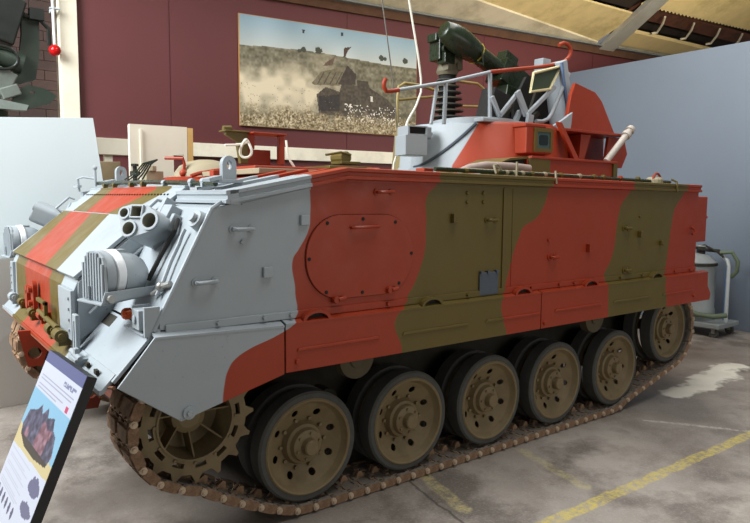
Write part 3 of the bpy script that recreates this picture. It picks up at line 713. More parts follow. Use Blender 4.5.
# headlamps: ribbed guard, round lamp body, tray, indicator
def headlamp(G, yawd, near):
    R = Matrix.Translation(G) @ Matrix.Rotation(math.radians(yawd), 4, 'Z')
    f = MB()      # guard: shield outline in local y-z, facing -x
    half = [(0.0,0.128),(0.045,0.124),(0.080,0.100),(0.098,0.06),(0.104,0.0),(0.104,-0.10)]
    outl = half+[(-a, b) for a, b in half[::-1]][:-1]
    f.prism(outl, -0.012, 0.0, 'yz')
    f.xform(R); lampo = part('headlamp_guard', f, m_gry, ROOT, bevel=0.002)
    for i in range(8):
        y = -0.0875+i*0.025; top = 0.118 if abs(y) < 0.05 else (0.100 if abs(y) < 0.08 else 0.07)
        part('guard_rib', MB().box((-0.022,y-0.006,-0.098),(-0.010,y+0.006,top)).xform(R), m_gry, lampo)
    part('guard_rod', MB().cyl((-0.028,0.02,-0.10),(-0.028,0.02,-0.035),0.006,seg=6).xform(R), m_gry, lampo)
    b = MB().lathe([(0.108,0.0),(0.112,0.015),(0.112,0.040),(0.104,0.045)], (0,0,0.015), 'x', 28)
    part('lamp_rim', b.xform(R), m_gry, lampo, smooth=True)
    b = MB().lathe([(0.100,0.045),(0.114,0.052),(0.116,0.085),(0.110,0.092)], (0,0,0.015), 'x', 28)
    part('lamp_bezel', b.xform(R), plain('white_enamel', (225, 228, 230), 0.35, scale=10), lampo, smooth=True)
    b = MB().lathe([(0.112,0.092),(0.110,0.130),(0.100,0.175),(0.078,0.215),(0.045,0.240),(1e-4,0.248)], (0,0,0.005), 'x', 28)
    part('lamp_body', b.xform(R), m_gry, lampo, smooth=True)
    part('lamp_clip', MB().box((0.055,-0.02,0.112),(0.14,0.02,0.128)).xform(R), m_gry, lampo, bevel=0.002)
    part('lamp_tray', MB().slab([(-0.04,-0.115,-0.115),(0.27,-0.115,-0.085),(0.27,0.10,-0.085),(-0.04,0.115,-0.115)], (0,0,0.010)).slab([(-0.04,-0.115,-0.115),(0.27,-0.115,-0.085),(0.27,-0.115,-0.045),(-0.02,-0.115,-0.055)], (0,0.008,0)).xform(R), m_gry, lampo, bevel=0.002)
    part('tray_bolt', MB().cyl((0.0,-0.12,-0.085),(0.0,-0.14,-0.085),0.018,seg=10).xform(R), m_steel, lampo)
    return lampo
hl = headlamp((-0.950,0.30,1.345), 13, True)
headlamp((-0.945,2.86,1.366), 7, False)
m_orange = plain('orange_lens', (206, 84, 34), 0.2, var=0.05)
part('indicator_lamp', MB().cyl((-0.835,0.27,1.170),(-0.81,0.27,1.170),0.028,seg=18).sphere((-0.837,0.27,1.170),0.026,14,(0.6,1,1)), m_orange, ROOT, smooth=True, label='round orange indicator lamp')
part('lamp_box', MB().box((-0.84,0.05,1.125),(-0.78,0.15,1.215)).cyl((-0.842,0.10,1.17),(-0.85,0.10,1.17),0.02,seg=12), m_gry, ROOT, bevel=0.008)
part('lamp_bracket', MB().box((-0.83,0.165,1.115),(-0.75,0.175,1.225)).box((-0.83,0.03,1.100),(-0.75,0.32,1.110)).box((-0.83,0.0,1.100),(-0.76,0.02,1.235)), m_gry, ROOT, bevel=0.002)
# conduit beside the lamp
part('conduit', MB().tube([(-0.74,0.10,1.27),(-0.705,0.10,1.34),(-0.665,0.12,1.42),(-0.62,0.13,1.50),(-0.605,0.13,1.54),(-0.59,0.13,1.57)],0.010,8), m_gry, ROOT, smooth=True)
part('conduit_gland', MB().sphere((-0.720,0.10,1.31),0.024,10).cyl((-0.72,0.10,1.30),(-0.74,0.16,1.27),0.012,seg=8).cyl((-0.72,0.10,1.31),(-0.70,0.03,1.33),0.014,seg=8), m_steel, ROOT, smooth=True)
part('dark_hose', MB().tube([(-0.72,0.28,1.32),(-0.655,0.28,1.44),(-0.59,0.26,1.56),(-0.56,0.30,1.61)],0.012,8), m_black, ROOT, smooth=True)
# filler cap and small gear under the roof lip
part('filler_cap', MB().cyl((-0.53,0.06,1.60),(-0.575,0.05,1.625),0.050,0.042,seg=18).cyl((-0.575,0.05,1.625),(-0.592,0.048,1.634),0.022,seg=12), m_gry, ROOT, smooth=True)
part('cable_box', MB().cbox((-0.56,0.42,1.62),(0.07,0.12,0.11),(0,0.5,0)).cbox((-0.54,0.54,1.65),(0.06,0.05,0.13),(0,0.5,0)).cbox((-0.57,0.33,1.59),(0.05,0.04,0.09),(0,0.5,0)), m_gry, ROOT, bevel=0.004)
part('bracket_plate', MB().box((-0.60,0.60,1.44),(-0.585,0.66,1.62)).box((-0.56,0.30,1.50),(-0.52,0.60,1.515)).box((-0.53,0.24,1.56),(-0.49,0.27,1.62)), m_gry, ROOT, bevel=0.002)
part('lifting_handle', MB().tube([(-0.60,0.655,1.60),(-0.635,0.655,1.62),(-0.54,0.655,1.705),(-0.505,0.655,1.695)],0.010,8), m_gry, ROOT, smooth=True)
part('lifting_handle', MB().tube([(-0.62,2.62,1.60),(-0.655,2.62,1.63),(-0.56,2.62,1.715),(-0.52,2.62,1.70)],0.010,8), m_gry, ROOT, smooth=True)
# smoke dischargers
def hollow(mb, p, d, r, L, wall=0.010):
    k0 = len(mb.bm.faces)
    d = Vector(d).normalized(); a = d.orthogonal().normalized(); b = d.cross(a); seg = 20; vs = []
    for (rr_, t) in ((r,0),(r,L),(r-wall,L),(r-wall,0.03)):
        vs += [Vector(p)+d*t+(a*math.cos(q)+b*math.sin(q))*rr_ for q in [2*PI*k/seg for k in range(seg)]]
    fs = [(i*seg+k,i*seg+(k+1) % seg,(i+1)*seg+(k+1) % seg,(i+1)*seg+k) for i in range(3) for k in range(seg)]
    fs += [tuple(range(seg)), tuple(range(3*seg,4*seg))]
    mb.add(vs, fs); mb.bm.faces.ensure_lookup_table()
    for q, f in enumerate(list(mb.bm.faces)[k0:]):
        if 2*seg <= q < 3*seg or q == 3*seg+1: f.material_index = 1
    return mb
m_bore = plain('dull_grey_bore', (140, 138, 126), 0.7)
def discharger(center, d, side, L=0.26):
    d = Vector(d).normalized(); rtv = d.cross(Vector((0,0,1))).normalized(); upv = rtv.cross(d)
    c = Vector(center); base = MB()
    def P(a, b, t): return c+rtv*a*side+upv*b+d*t
    offs = [(-0.052,0.0,0.040),(0.050,0.0,0.042),(0.0,0.078,0.040)]
    hollow(base, P(-0.058,-0.030,-L), d, 0.042, L, 0.010)
    hollow(base, P(0.050,0.012,-L), d, 0.049, L, 0.012)
    main = part('smoke_discharger', base, [m_gry, m_bore], ROOT, smooth=True)
    sq = MB()
    w, h = 0.036, 0.034; cc = (-0.030, 0.056)
    corner = [(cc[0]+sx*w, cc[1]+sy*h) for sx, sy in ((-1,-1),(1,-1),(1,1),(-1,1))]
    inn = [(cc[0]+sx*(w-.009), cc[1]+sy*(h-.009)) for sx, sy in ((-1,-1),(1,-1),(1,1),(-1,1))]
    vs = [P(a,b,-L) for a, b in corner]+[P(a,b,0) for a, b in corner]+[P(a,b,0) for a, b in inn]+[P(a,b,-0.10) for a, b in inn]
    fs = [(0,1,2,3)]+[(i,(i+1) % 4,(i+1) % 4+4,i+4) for i in range(4)]+[(i+4,(i+1) % 4+4,(i+1) % 4+8,i+8) for i in range(4)]+[(i+8,(i+1) % 4+8,(i+1) % 4+12,i+12) for i in range(4)]+[(12,13,14,15)]
    sq.add(vs, fs); sq.bm.faces.ensure_lookup_table()
    for q in range(9, 14): sq.bm.faces[q].material_index = 1
    part('square_barrel', sq, [m_gry, m_bore], main, bevel=0.003)
    t3 = MB(); hollow(t3, P(-0.098,0.048,-L), d, 0.032, L, 0.009)
    part('barrel', t3, [m_gry, m_bore], main, smooth=True)
    circ = lambda ca, cb, q, m_=20: [(ca+q*math.cos(2*PI*k_/m_), cb+q*math.sin(2*PI*k_/m_)) for k_ in range(m_)]
    pts = sorted(circ(-0.058,-0.030,0.046)+circ(0.050,0.012,0.052)+circ(-0.098,0.048,0.036)+[(-0.068,0.094),(0.010,0.094)])
    def half(ps):
        o = []
        for p in ps:
            while len(o) > 1 and (o[-1][0]-o[-2][0])*(p[1]-o[-2][1])-(o[-1][1]-o[-2][1])*(p[0]-o[-2][0]) <= 0: o.pop()
            o.append(p)
        return o[:-1]
    hull_ = half(pts)+half(pts[::-1])
    sqh = [(cc[0]+sx*0.031, cc[1]+sy*0.029) for sx, sy in ((-1,-1),(1,-1),(1,1),(-1,1))]
    cs = MB().flat(hull_, [circ(-0.058,-0.030,0.037), circ(0.050,0.012,0.043), circ(-0.098,0.048,0.028), sqh], -L, -0.010)
    for v in cs.bm.verts: v.co = P(v.co.x, v.co.z, v.co.y)
    part('barrel_casing', cs, m_gry, main, smooth=True)
    part('discharger_foot', MB().slab([P(-0.08,-0.08,-L),P(0.09,-0.05,-L),P(0.09,0.08,-L),P(-0.08,0.09,-L)], d*(-0.02)).slab([P(-0.03,-0.05,-L+.1),P(0.03,-0.05,-L+.1),P(0.03,-0.14,-L-.02),P(-0.03,-0.14,-L-.02)], rtv*0.01), m_gry, main)
    return main
discharger((-0.735,0.34,1.598), (-0.762,-0.573,0.315), -1)
discharger((-0.76,2.86,1.60), (-0.80,0.35,0.40), 1, 0.20)

# ------------------------------------------------------------------ roof details
def lifting_eye(x, y, z, mat):
    pts = [(-0.045,-0.02),(-0.045,0.05)]+[(0.045*math.cos(t), 0.065+0.045*math.sin(t)) for t in [PI-PI*i/10 for i in range(11)]]+[(0.045,0.05),(0.045,-0.02)]
    mb = MB().flat(pts, [[(0.016*math.cos(t), 0.062+0.024*math.sin(t)) for t in [2*PI*j/14 for j in range(14)]]], -0.012, 0.012)
    mb.cbox((0,0,-0.02),(0.16,0.05,0.02)); mb.cbox((-0.10,0,-0.01),(0.08,0.06,0.02),(0,-0.2,0))
    return part('lifting_eye', mb.xform(Matrix.Translation((x,y,z)) @ Matrix.Rotation(0.25,4,'Z')), mat, ROOT, bevel=0.003)
lifting_eye(-0.29,0.30,1.825,m_gry); lifting_eye(-0.20,2.50,1.85,m_gry)
# cable along the front ledge
part('front_cable', MB().tube([(-0.36,0.30,1.79),(-0.36,0.7,1.80),(-0.35,1.3,1.815),(-0.36,1.9,1.82),(-0.36,2.6,1.825)],0.014,8), m_dgreen, ROOT, smooth=True)
for y in (0.45,0.62,1.05,1.45,1.7,2.1,2.35):
    part('cable_clamp', MB().cyl((-0.36,y-0.02,1.805),(-0.36,y+0.02,1.806),0.018,seg=8).box((-0.375,y-0.012,1.775),(-0.345,y+0.012,1.80)), m_gry if y < 1.2 else m_olv, ROOT)
part('mirror_bracket', MB().tube([(-0.46,2.72,1.76),(-0.47,2.72,1.86),(-0.44,2.66,1.875),(-0.36,2.60,1.86)],0.009,6).tube([(-0.38,2.55,1.80),(-0.38,2.55,1.94)],0.010,6).sphere((-0.38,2.55,1.945),0.018,8).cbox((-0.47,2.74,1.80),(0.03,0.14,0.02)), m_gry, ROOT)
# driver's hatch area
dome = part('driver_hatch_dome', MB().lathe([(0.25,0.0),(0.245,0.03),(0.20,0.09),(0.13,0.125),(0.06,0.14),(1e-4,0.143)], (0.30,2.0,1.87), 'z', 32), m_tan, ROOT, smooth=True)
part('hatch_ring', MB().lathe([(0.31,-0.03),(0.31,0.01),(0.26,0.015),(0.26,-0.03)], (0.30,2.0,1.86), 'z', 32, closed=True), m_red, dome)
part('hatch_arm', MB().tube([(0.02,1.60,1.87),(0.08,1.60,1.89),(0.25,1.65,1.92),(0.40,1.7,1.93)],0.014,8), m_red, ROOT, smooth=True)
part('hatch_block', MB().box((0.05,1.28,1.86),(0.16,1.35,1.905)), m_red, ROOT, bevel=0.006)
part('red_linkage', MB().tube([(0.08,1.9,1.88),(0.09,1.9,1.97),(0.08,1.9,2.01),(-0.02,2.0,2.01)],0.012,8).sphere((0.08,1.9,1.90),0.030,10), m_red, ROOT, smooth=True)
for k_ in range(5):
    part('dark_hose', MB().tube([(-0.16-.02*k_,2.1+.04*k_,1.85),(-0.13-.02*k_,2.1,1.90),(-0.09-.015*k_,2.1,1.97),(-0.06,2.05,2.0)],0.006,6), m_dgreen, ROOT, smooth=True)
part('fitting', MB().box((-0.02,2.44,1.85),(0.12,2.50,1.93)).cyl((0.03,2.45,1.93),(0.03,2.45,1.97),0.035,seg=10), m_tan, ROOT, bevel=0.004)
part('vent_post', MB().cyl((-0.06,2.6,1.80),(-0.06,2.6,1.99),0.018,seg=8).cyl((-0.06,2.6,1.90),(-0.06,2.6,1.93),0.040,seg=10).cyl((-0.06,2.6,1.97),(-0.06,2.6,1.99),0.03,seg=10), m_under, ROOT)
part('roof_plate', MB().box((0.10,0.72,1.868),(0.92,1.60,1.902)), m_tan, ROOT, bevel=0.004)
# commander's hatch frame: base slab, red U frame, olive flared plate
ch = part('hatch_base', MB().box((0.24,1.05,1.90),(0.80,1.62,1.935)).box((0.80,1.05,1.90),(1.20,1.62,1.93)), m_red, ROOT, bevel=0.008)
part('hatch_base_green', MB().box((0.815,1.04,1.93),(1.19,1.61,1.955)), m_olv, ch, bevel=0.006).name = 'hatch_lid'
part('frame_post', MB().box((0.535,1.26,1.955),(0.580,1.30,2.158)), m_red, ch, bevel=0.004)
part('frame_panel', MB().box((0.315,1.36,1.955),(0.52,1.38,2.06)).box((0.315,1.33,2.06),(0.38,1.38,2.16)), m_red, ch, bevel=0.004)
part('frame_top', MB().box((0.315,1.22,2.158),(0.575,1.38,2.170)), m_red, ch, bevel=0.003)
part('olive_visor', MB().prism([(0.315,1.955),(0.315,2.165),(0.15,2.165),(0.155,2.145),(0.235,2.10),(0.26,1.955)], 1.30, 1.34), m_olv, ch, bevel=0.003)
part('visor_top', MB().slab([(0.135,1.27,2.165),(0.315,1.27,2.165),(0.315,1.38,2.165),(0.135,1.38,2.165)], (0,0,0.010)).cyl((0.14,1.32,2.185),(0.20,1.32,2.19),0.02,seg=10), m_olv, ch, bevel=0.003)
def loop(c, r, h, n=24, lean=0.2):
    return [(c[0]+r*math.cos(2*PI*i/n)+lean*h*math.sin(2*PI*i/n)*0.3, c[1]+0.02*math.sin(4*PI*i/n), c[2]+h*math.sin(2*PI*i/n)) for i in range(n)]
part('white_cable_loop', MB().tube(loop((0.25,1.20,2.05),0.038,0.060), 0.009, 8, closed=True), m_whiterope, ROOT, smooth=True)
part('white_cable', MB().tube([(0.10,1.20,2.065),(0.17,1.20,2.070),(0.23,1.20,2.08),(0.27,1.20,2.10)],0.008,8), m_whiterope, ROOT, smooth=True)
part('white_cable', MB().tube([(0.545,1.18,2.12),(0.545,1.16,2.03),(0.56,1.15,1.98),(0.60,1.14,1.92),(0.62,1.14,1.90)],0.008,8), m_whiterope, ROOT, smooth=True)
part('latch_block', MB().box((0.93,1.06,1.97),(1.10,1.2,1.99)).cyl((1.0,1.1,2.02),(1.0,1.25,2.02),0.045,seg=12).tube([(0.82,1.1,2.03),(0.95,1.1,2.055),(1.04,1.1,2.04)],0.010,6), m_olv, ROOT, bevel=0.003)
for x, y in ((0.83,0.55),(1.28,0.35)):
    part('periscope_cover', MB().lathe([(0.06,0.0),(0.06,0.03),(0.04,0.045),(1e-4,0.046)], (x,y,1.875), 'z', 16), m_red, ROOT, smooth=True)
part('roof_block', MB().box((0.98,0.22,1.87),(1.06,0.30,1.915)), m_red, ROOT, bevel=0.004)
# rods and exhaust along the near roof edge
part('roof_rod', MB().tube([(0.98,0.12,1.905),(1.9,0.12,1.900)],0.014,8).tube([(1.9,0.12,1.900),(3.7,0.12,1.885)],0.013,8), m_dgreen, ROOT, smooth=True)
part('roof_rod', MB().tube([(1.3,0.18,1.915),(2.5,0.18,1.905),(3.2,0.2,1.895)],0.010,8), m_tan, ROOT, smooth=True)
for x in (1.24,1.52,1.62,1.70,1.78,1.88,2.02,2.20,2.42,2.60,2.72,2.95,3.20):
    part('rod_clip', MB().cyl((x-0.015,0.12,1.902),(x+0.015,0.12,1.902),0.017,seg=8).box((x-0.006,0.11,1.868),(x+0.006,0.13,1.89)), (m_olv, m_gry, m_tan, m_red)[int(x*100) % 4], ROOT)
part('exhaust_pipe', MB().tube([(1.42,0.36,1.90),(1.50,0.34,1.935),(1.62,0.30,1.955),(1.85,0.28,1.955),(2.02,0.26,1.945)],0.030,12), plain('weathered_pipe', (150,132,124), 0.7, dirt=(120,90,70)), ROOT, smooth=True)
for q_ in ([(1.50,0.10,1.89),(1.50,0.12,1.945),(1.56,0.14,1.955),(1.60,0.14,1.91)],[(1.68,0.08,1.88),(1.68,0.08,1.975)],[(1.96,-0.03,1.83),(1.96,-0.02,1.92)]):
    part('pipe_strap', MB().tube(q_,0.008,6), m_tan, ROOT)
part('edge_stay', MB().tube([(3.53,-0.04,1.80),(3.53,-0.03,1.88),(3.50,0.0,1.90)],0.009,6), m_olv, ROOT)
part('rear_roof_fitting', MB().lathe([(0.07,0),(0.07,0.03),(0.05,0.05),(1e-4,0.055)], (3.45,0.12,1.87), 'z', 14).cbox((3.30,0.15,1.885),(0.20,0.06,0.025)), m_tan, ROOT, bevel=0.003)
part('rear_ring', MB().tube([(3.45+0.055*math.cos(t),0.10,1.90+0.05*math.sin(t)) for t in [PI*i/8 for i in range(9)]],0.010,6), m_red, ROOT, smooth=True)
part('antenna_base', MB().cyl((3.20,0.75,1.86),(3.20,0.75,2.05),0.03,seg=10).cyl((3.20,0.75,1.94),(3.20,0.75,1.97),0.05,seg=12).cyl((3.20,0.75,2.0),(3.20,0.75,2.03),0.05,seg=12), m_under, ROOT)
# roof bin
bn = part('roof_bin', MB().prism([(2.02,1.868),(2.02,2.020),(2.06,2.032),(3.08,2.040),(3.12,2.035),(3.12,1.868)], 0.28, 0.62), m_turret, ROOT, bevel=0.006)
part('bin_front_panel', MB().box((2.03,0.268,1.87),(2.27,0.282,2.028)), m_olv, bn, bevel=0.003)
part('bin_lid_edge', MB().box((2.05,0.262,2.022),(3.13,0.30,2.040)), m_red, bn, bevel=0.003)
part('bin_end_strip', MB().box((3.08,0.266,1.87),(3.135,0.282,2.022)), m_olv, bn)
part('bin_cowl', MB().prism([(1.72,1.975),(1.84,2.015),(2.03,2.035),(2.03,2.02),(1.84,2.000)], 0.28, 0.60), m_olv, bn)
part('cowl_shade', MB().prism([(1.76,1.975),(1.84,1.998),(2.02,2.018),(2.02,1.90),(1.90,1.90)], 0.31, 0.60), m_black, bn)  # black solid stands in for the shade under the cowl
# rear stowage box on the hull end
rb = part('rear_box', MB().box((3.965,0.05,1.36),(4.235,1.10,1.765)), m_red, ROOT, bevel=0.01)
part('rear_door', MB().box((3.965,1.15,0.9),(4.0,2.2,1.75)), m_red, ROOT, bevel=0.01)
part('rear_box_latch', MB().cyl((4.235,0.07,1.58),(4.26,0.07,1.58),0.015,seg=8), m_red, rb)

# ------------------------------------------------------------------ turret
TC = (2.68, 1.40)
def ring(R, z, n=64): return [(TC[0]+R*math.cos(2*PI*i/n), TC[1]+R*math.sin(2*PI*i/n), z) for i in range(n)]
def turret_mesh():
    lv = [(0.86,1.86),(0.86,1.93),(0.80,2.00),(0.775,2.32),(0.755,2.345),(0.70,2.345),(0.69,2.30),(0.01,2.30)]
    n = 72; vs = []
    for R, z in lv: vs += ring(R, z, n)
    fs = [(i*n+k,i*n+(k+1) % n,(i+1)*n+(k+1) % n,(i+1)*n+k) for i in range(len(lv)-1) for k in range(n)]
    return MB().add(vs, fs)
tr = part('turret', turret_mesh(), m_turret, ROOT, smooth=True)
part('turret_collar', MB().lathe([(0.92,-0.02),(0.92,0.035),(0.85,0.05),(0.85,-0.02)], (TC[0],TC[1],1.88), 'z', 64, closed=True), m_gry, tr, smooth=True)
# curved seam on the drum
seam = []
for i in range(16):
    f = i/15; a = math.radians(-178+40*f); z = 1.99+0.34*f**1.6; R = 0.802-0.075*max(0,(z-2.0))
    seam.append((TC[0]+R*math.cos(a), TC[1]+R*math.sin(a), z))
part('turret_seam', MB().tube(seam, 0.013, 6), m_label, tr, smooth=True)
# box at the turret front with an open slot
a0 = math.radians(-158); bx = (TC[0]+0.83*math.cos(a0), TC[1]+0.83*math.sin(a0))
T = Matrix.Translation((1.730,1.20,2.070)) @ Matrix.Rotation(math.radians(-12),4,'Z') @ Matrix.Scale(0.74,4)
tb = MB().box((-0.155,-0.09,0),(0.115,0.16,0.215),0,T)
fb = part('sensor_box', tb, m_gry, tr, bevel=0.005)
part('slot_frame', MB().flat([(-0.125,0.215),(0.115,0.215),(0.115,0.315),(-0.125,0.315)],[[(-0.105,0.228),(0.098,0.228),(0.098,0.302),(-0.105,0.302)]],-0.09,0.16).xform(T), m_gry, tr, bevel=0.002)
part('slot_dark', MB().box((-0.118,-0.06,0.222),(0.108,-0.05,0.308),0,T), m_black, tr).name = 'slot_shade'  # black sheet painted as the shade inside the open slot
part('slot_grip', MB().cbox((0.155,0.0,0.255),(0.07,0.10,0.12)).cbox((0.185,0.02,0.23),(0.06,0.08,0.08),(0,0.4,0)).xform(T), solid_paint('scuffed_grey', (140,146,152)), tr, bevel=0.008)
# vision block on the near face
VB = Matrix.Translation((2.56,0.60,2.12)) @ Matrix.Rotation(math.radians(-4),4,'Z')
vb = part('vision_block', MB().box((-0.215,-0.05,-0.03),(0.08,0.12,0.185),0,VB), m_red, tr, bevel=0.008)
part('vision_frame', MB().flat([(-0.135,-0.018),(0.070,-0.018),(0.070,0.172),(-0.135,0.172)],[[(-0.105,0.012),(0.042,0.012),(0.042,0.142),(-0.105,0.142)]],-0.066,-0.045).xform(VB), m_olv, tr, bevel=0.003)
part('vision_glass', MB().box((-0.108,-0.058,0.010),(0.045,-0.048,0.144),0,VB), m_glass, tr)
part('vision_core', MB().prism(oval(-0.03,0.078,0.10,0.08,0.02), -0.062, -0.056).xform(VB), m_glassdark, tr)
part('block_cap', MB().box((-0.23,-0.055,0.178),(0.0,0.10,0.20),0,VB), m_red, tr, bevel=0.004)
# strut from rim down to the bin, and rear shelf
part('sloping_strut', MB().slab([(2.72,0.56,2.36),(2.775,0.56,2.36),(3.00,0.52,2.03),(2.93,0.52,2.03)], (0,0.03,0)), m_red, tr, bevel=0.004)
part('rear_shelf', MB().slab([(2.80,0.56,2.295),(3.70,0.56,2.30),(3.74,1.30,2.30),(2.80,1.30,2.30)], (0,0,0.022)), m_red, tr, bevel=0.004)
part('shelf_panel', MB().slab([(2.95,0.80,2.05),(3.72,0.80,2.05),(3.72,0.80,2.30),(2.95,0.80,2.30)], (0,0.03,0)), m_red, tr)
part('shelf_gusset', MB().slab([(3.10,0.62,2.04),(3.16,0.62,2.04),(3.26,0.62,2.29),(3.12,0.62,2.29)], (0,0.18,0)), m_red, tr)
part('shelf_gusset', MB().slab([(3.50,0.60,2.29),(3.74,0.60,2.29),(3.80,0.60,2.15),(3.72,0.60,2.02),(3.45,0.60,2.02)], (0,0.03,0)), m_red, tr, bevel=0.003)
part('rear_armour_plate', MB().slab([(2.95,0.66,2.31),(3.69,0.66,2.315),(3.56,0.66,2.48),(3.46,0.66,2.605),(3.36,0.66,2.672),(3.07,0.66,2.725),(3.02,0.66,2.62)], (0.02,0.05,0)), m_red, tr, bevel=0.005)
part('corner_plate', MB().slab([(2.72,0.64,2.315),(3.00,0.64,2.315),(3.02,0.64,2.47),(2.90,0.64,2.40)], (0,0.03,0)), m_gry, tr, bevel=0.003)
part('stub_barrel', MB().cyl((3.32,0.50,2.06),(3.66,0.50,2.345),0.028,0.030,seg=14).cyl((3.60,0.50,2.295),(3.63,0.50,2.32),0.042,seg=14).cyl((3.66,0.50,2.345),(3.69,0.50,2.37),0.042,0.036,seg=14), plain('pale_worn_tube', (176,168,158), 0.5, dirt=(120,110,100)), tr, smooth=True)
part('barrel_foot', MB().box((3.24,0.44,1.88),(3.40,0.60,2.06)), m_red, tr, bevel=0.004)
# seat back / shield assembly (pale frame with window)
sh = part('shield_plate', MB().slab([(3.065,0.80,2.92),(3.13,0.80,2.95),(3.275,0.80,2.40),(3.20,0.80,2.36)], (0.01,0.22,0)), m_gry, tr, bevel=0.003)
part('shield_edge', MB().slab([(3.05,0.795,2.91),(3.07,0.795,2.92),(3.215,0.795,2.36),(3.195,0.795,2.36)], (0,0.02,0)), plain('blue_edge_paint', (96,118,150), 0.5), tr)
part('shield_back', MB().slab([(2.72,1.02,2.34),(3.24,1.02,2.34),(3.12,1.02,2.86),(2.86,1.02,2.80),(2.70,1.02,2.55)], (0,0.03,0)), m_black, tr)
wf = [(2.735,0.84,2.790),(3.105,0.84,2.895),(2.955,0.84,2.680),(2.700,0.84,2.632)]
part('window_frame', MB().tube(wf, 0.013, 8, closed=True), plain('cream_edge', (206,196,150), 0.4), tr)
part('window_pane', MB().slab([(2.745,0.85,2.78),(3.09,0.85,2.885),(2.95,0.85,2.685),(2.71,0.85,2.64)], (0,0.006,0)), plain('dark_green_pane', (60,72,52), 0.15), tr)
part('sight_block', MB().box((2.99,0.95,2.86),(3.10,1.05,2.97)), m_gry, tr, bevel=0.006)
def bar(pts, r, mat=m_gry, nm='frame_bar'): return part(nm, MB().tube(pts, r, 8), mat, tr, smooth=True)
bar([(3.19,0.82,2.84),(3.057,0.82,2.618),(2.97,0.82,2.47),(2.92,0.82,2.42),(2.85,0.82,2.395),(2.76,0.82,2.39)], 0.017)
def flatbar(a, b, w, nm='link_bar', m=m_gry):
    a, b = Vector(a), Vector(b); d = (b-a).normalized(); n = d.cross(Vector((0,1,0))).normalized()*w/2
    return part(nm, MB().slab([a-n,a+n,b+n,b-n], (0,0.03,0)), m, tr, bevel=0.004)
flatbar((2.27,0.86,2.555),(2.365,0.86,2.405),0.035); flatbar((2.365,0.86,2.405),(2.57,0.86,2.603),0.030)
flatbar((2.555,0.84,2.625),(2.679,0.84,2.435),0.055); flatbar((2.66,0.83,2.43),(3.03,0.83,2.71),0.034)
flatbar((2.55,0.88,2.33),(2.64,0.88,2.47),0.045); flatbar((2.68,0.80,2.44),(2.66,0.80,2.33),0.07)
flatbar((2.72,0.87,2.34),(2.86,0.87,2.48),0.04,m=m_under); flatbar((2.40,0.90,2.36),(2.56,0.90,2.50),0.03,m=m_under)
flatbar((2.851,0.88,2.665),(2.78,0.88,2.50),0.03,m=m_under)
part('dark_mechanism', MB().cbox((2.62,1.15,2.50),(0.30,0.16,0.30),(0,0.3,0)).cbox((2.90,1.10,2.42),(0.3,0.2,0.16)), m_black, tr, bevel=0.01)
part('turret_hatch_ring', MB().lathe([(0.36,0.0),(0.36,0.05),(0.30,0.06),(0.30,0.0)], (2.36,1.15,2.33), 'z', 32, closed=True), m_gry, tr, smooth=True)
part('turret_top_plate', MB().box((2.1,0.80,2.34),(2.85,1.0,2.37)), m_gry, tr, bevel=0.006)

# railing
RY = 0.9
rl = part('railing', MB().tube([(1.32,RY,2.510),(1.80,RY,2.620),(2.27,RY,2.752)],0.014,10), m_gry, ROOT, smooth=True)
part('railing_red_end', MB().tube([(2.27,RY,2.752),(2.60,RY,2.815),(2.893,RY,2.870),(3.05,RY,2.905),(3.15,RY,2.930),(3.22,RY,2.960),(3.27,RY,2.99),(3.305,RY,3.03),(3.312,RY,3.065),(3.295,RY,3.095),(3.255,RY,3.115),(3.205,RY,3.118),(3.14,RY,3.09)],0.017,10), m_red, rl, smooth=True, label='red tube with a curled hook end')
part('railing_hook', MB().tube([(1.32,RY,2.510),(1.25,RY,2.495),(1.205,RY,2.49),(1.185,RY,2.515),(1.185,RY,2.55),(1.20,RY,2.575)],0.016,10), m_red, rl, smooth=True, label='red hooked end')
part('stanchion', MB().tube([(1.639,RY,2.29),(1.695,RY,2.585)],0.014,8), m_gry, rl, smooth=True)
part('stanchion', MB().tube([(1.773,RY,2.30),(1.787,RY,2.611)],0.016,8), m_gry, rl, smooth=True)
part('stanchion', MB().tube([(2.283,RY,2.34),(2.271,RY,2.74)],0.017,8), m_gry, rl, smooth=True)
m_brass = plain('tan_tube_paint', (150, 132, 78), 0.5, scale=12)
part('rear_rail_loop', MB().tube([(2.11,1.9,2.35),(2.115,1.9,2.63),(2.13,1.9,2.75),(2.20,1.9,2.79),(2.39,1.9,2.79),(2.60,1.9,2.76)],0.014,8), m_brass, rl, smooth=True)
part('rear_rail_loop', MB().tube([(2.60,1.9,2.74),(2.68,1.9,2.84),(2.78,1.9,2.88),(3.15,1.9,2.89),(3.24,1.9,2.85),(3.26,1.9,2.78),(3.23,1.9,2.35)],0.014,8), m_brass, rl, smooth=True)
part('rear_rail_bar', MB().tube([(2.12,1.9,2.63),(2.60,1.9,2.71)],0.012,8), m_brass, rl, smooth=True)
part('rear_rail_bar', MB().tube([(2.75,1.9,2.63),(3.24,1.9,2.67)],0.012,8), m_brass, rl, smooth=True)

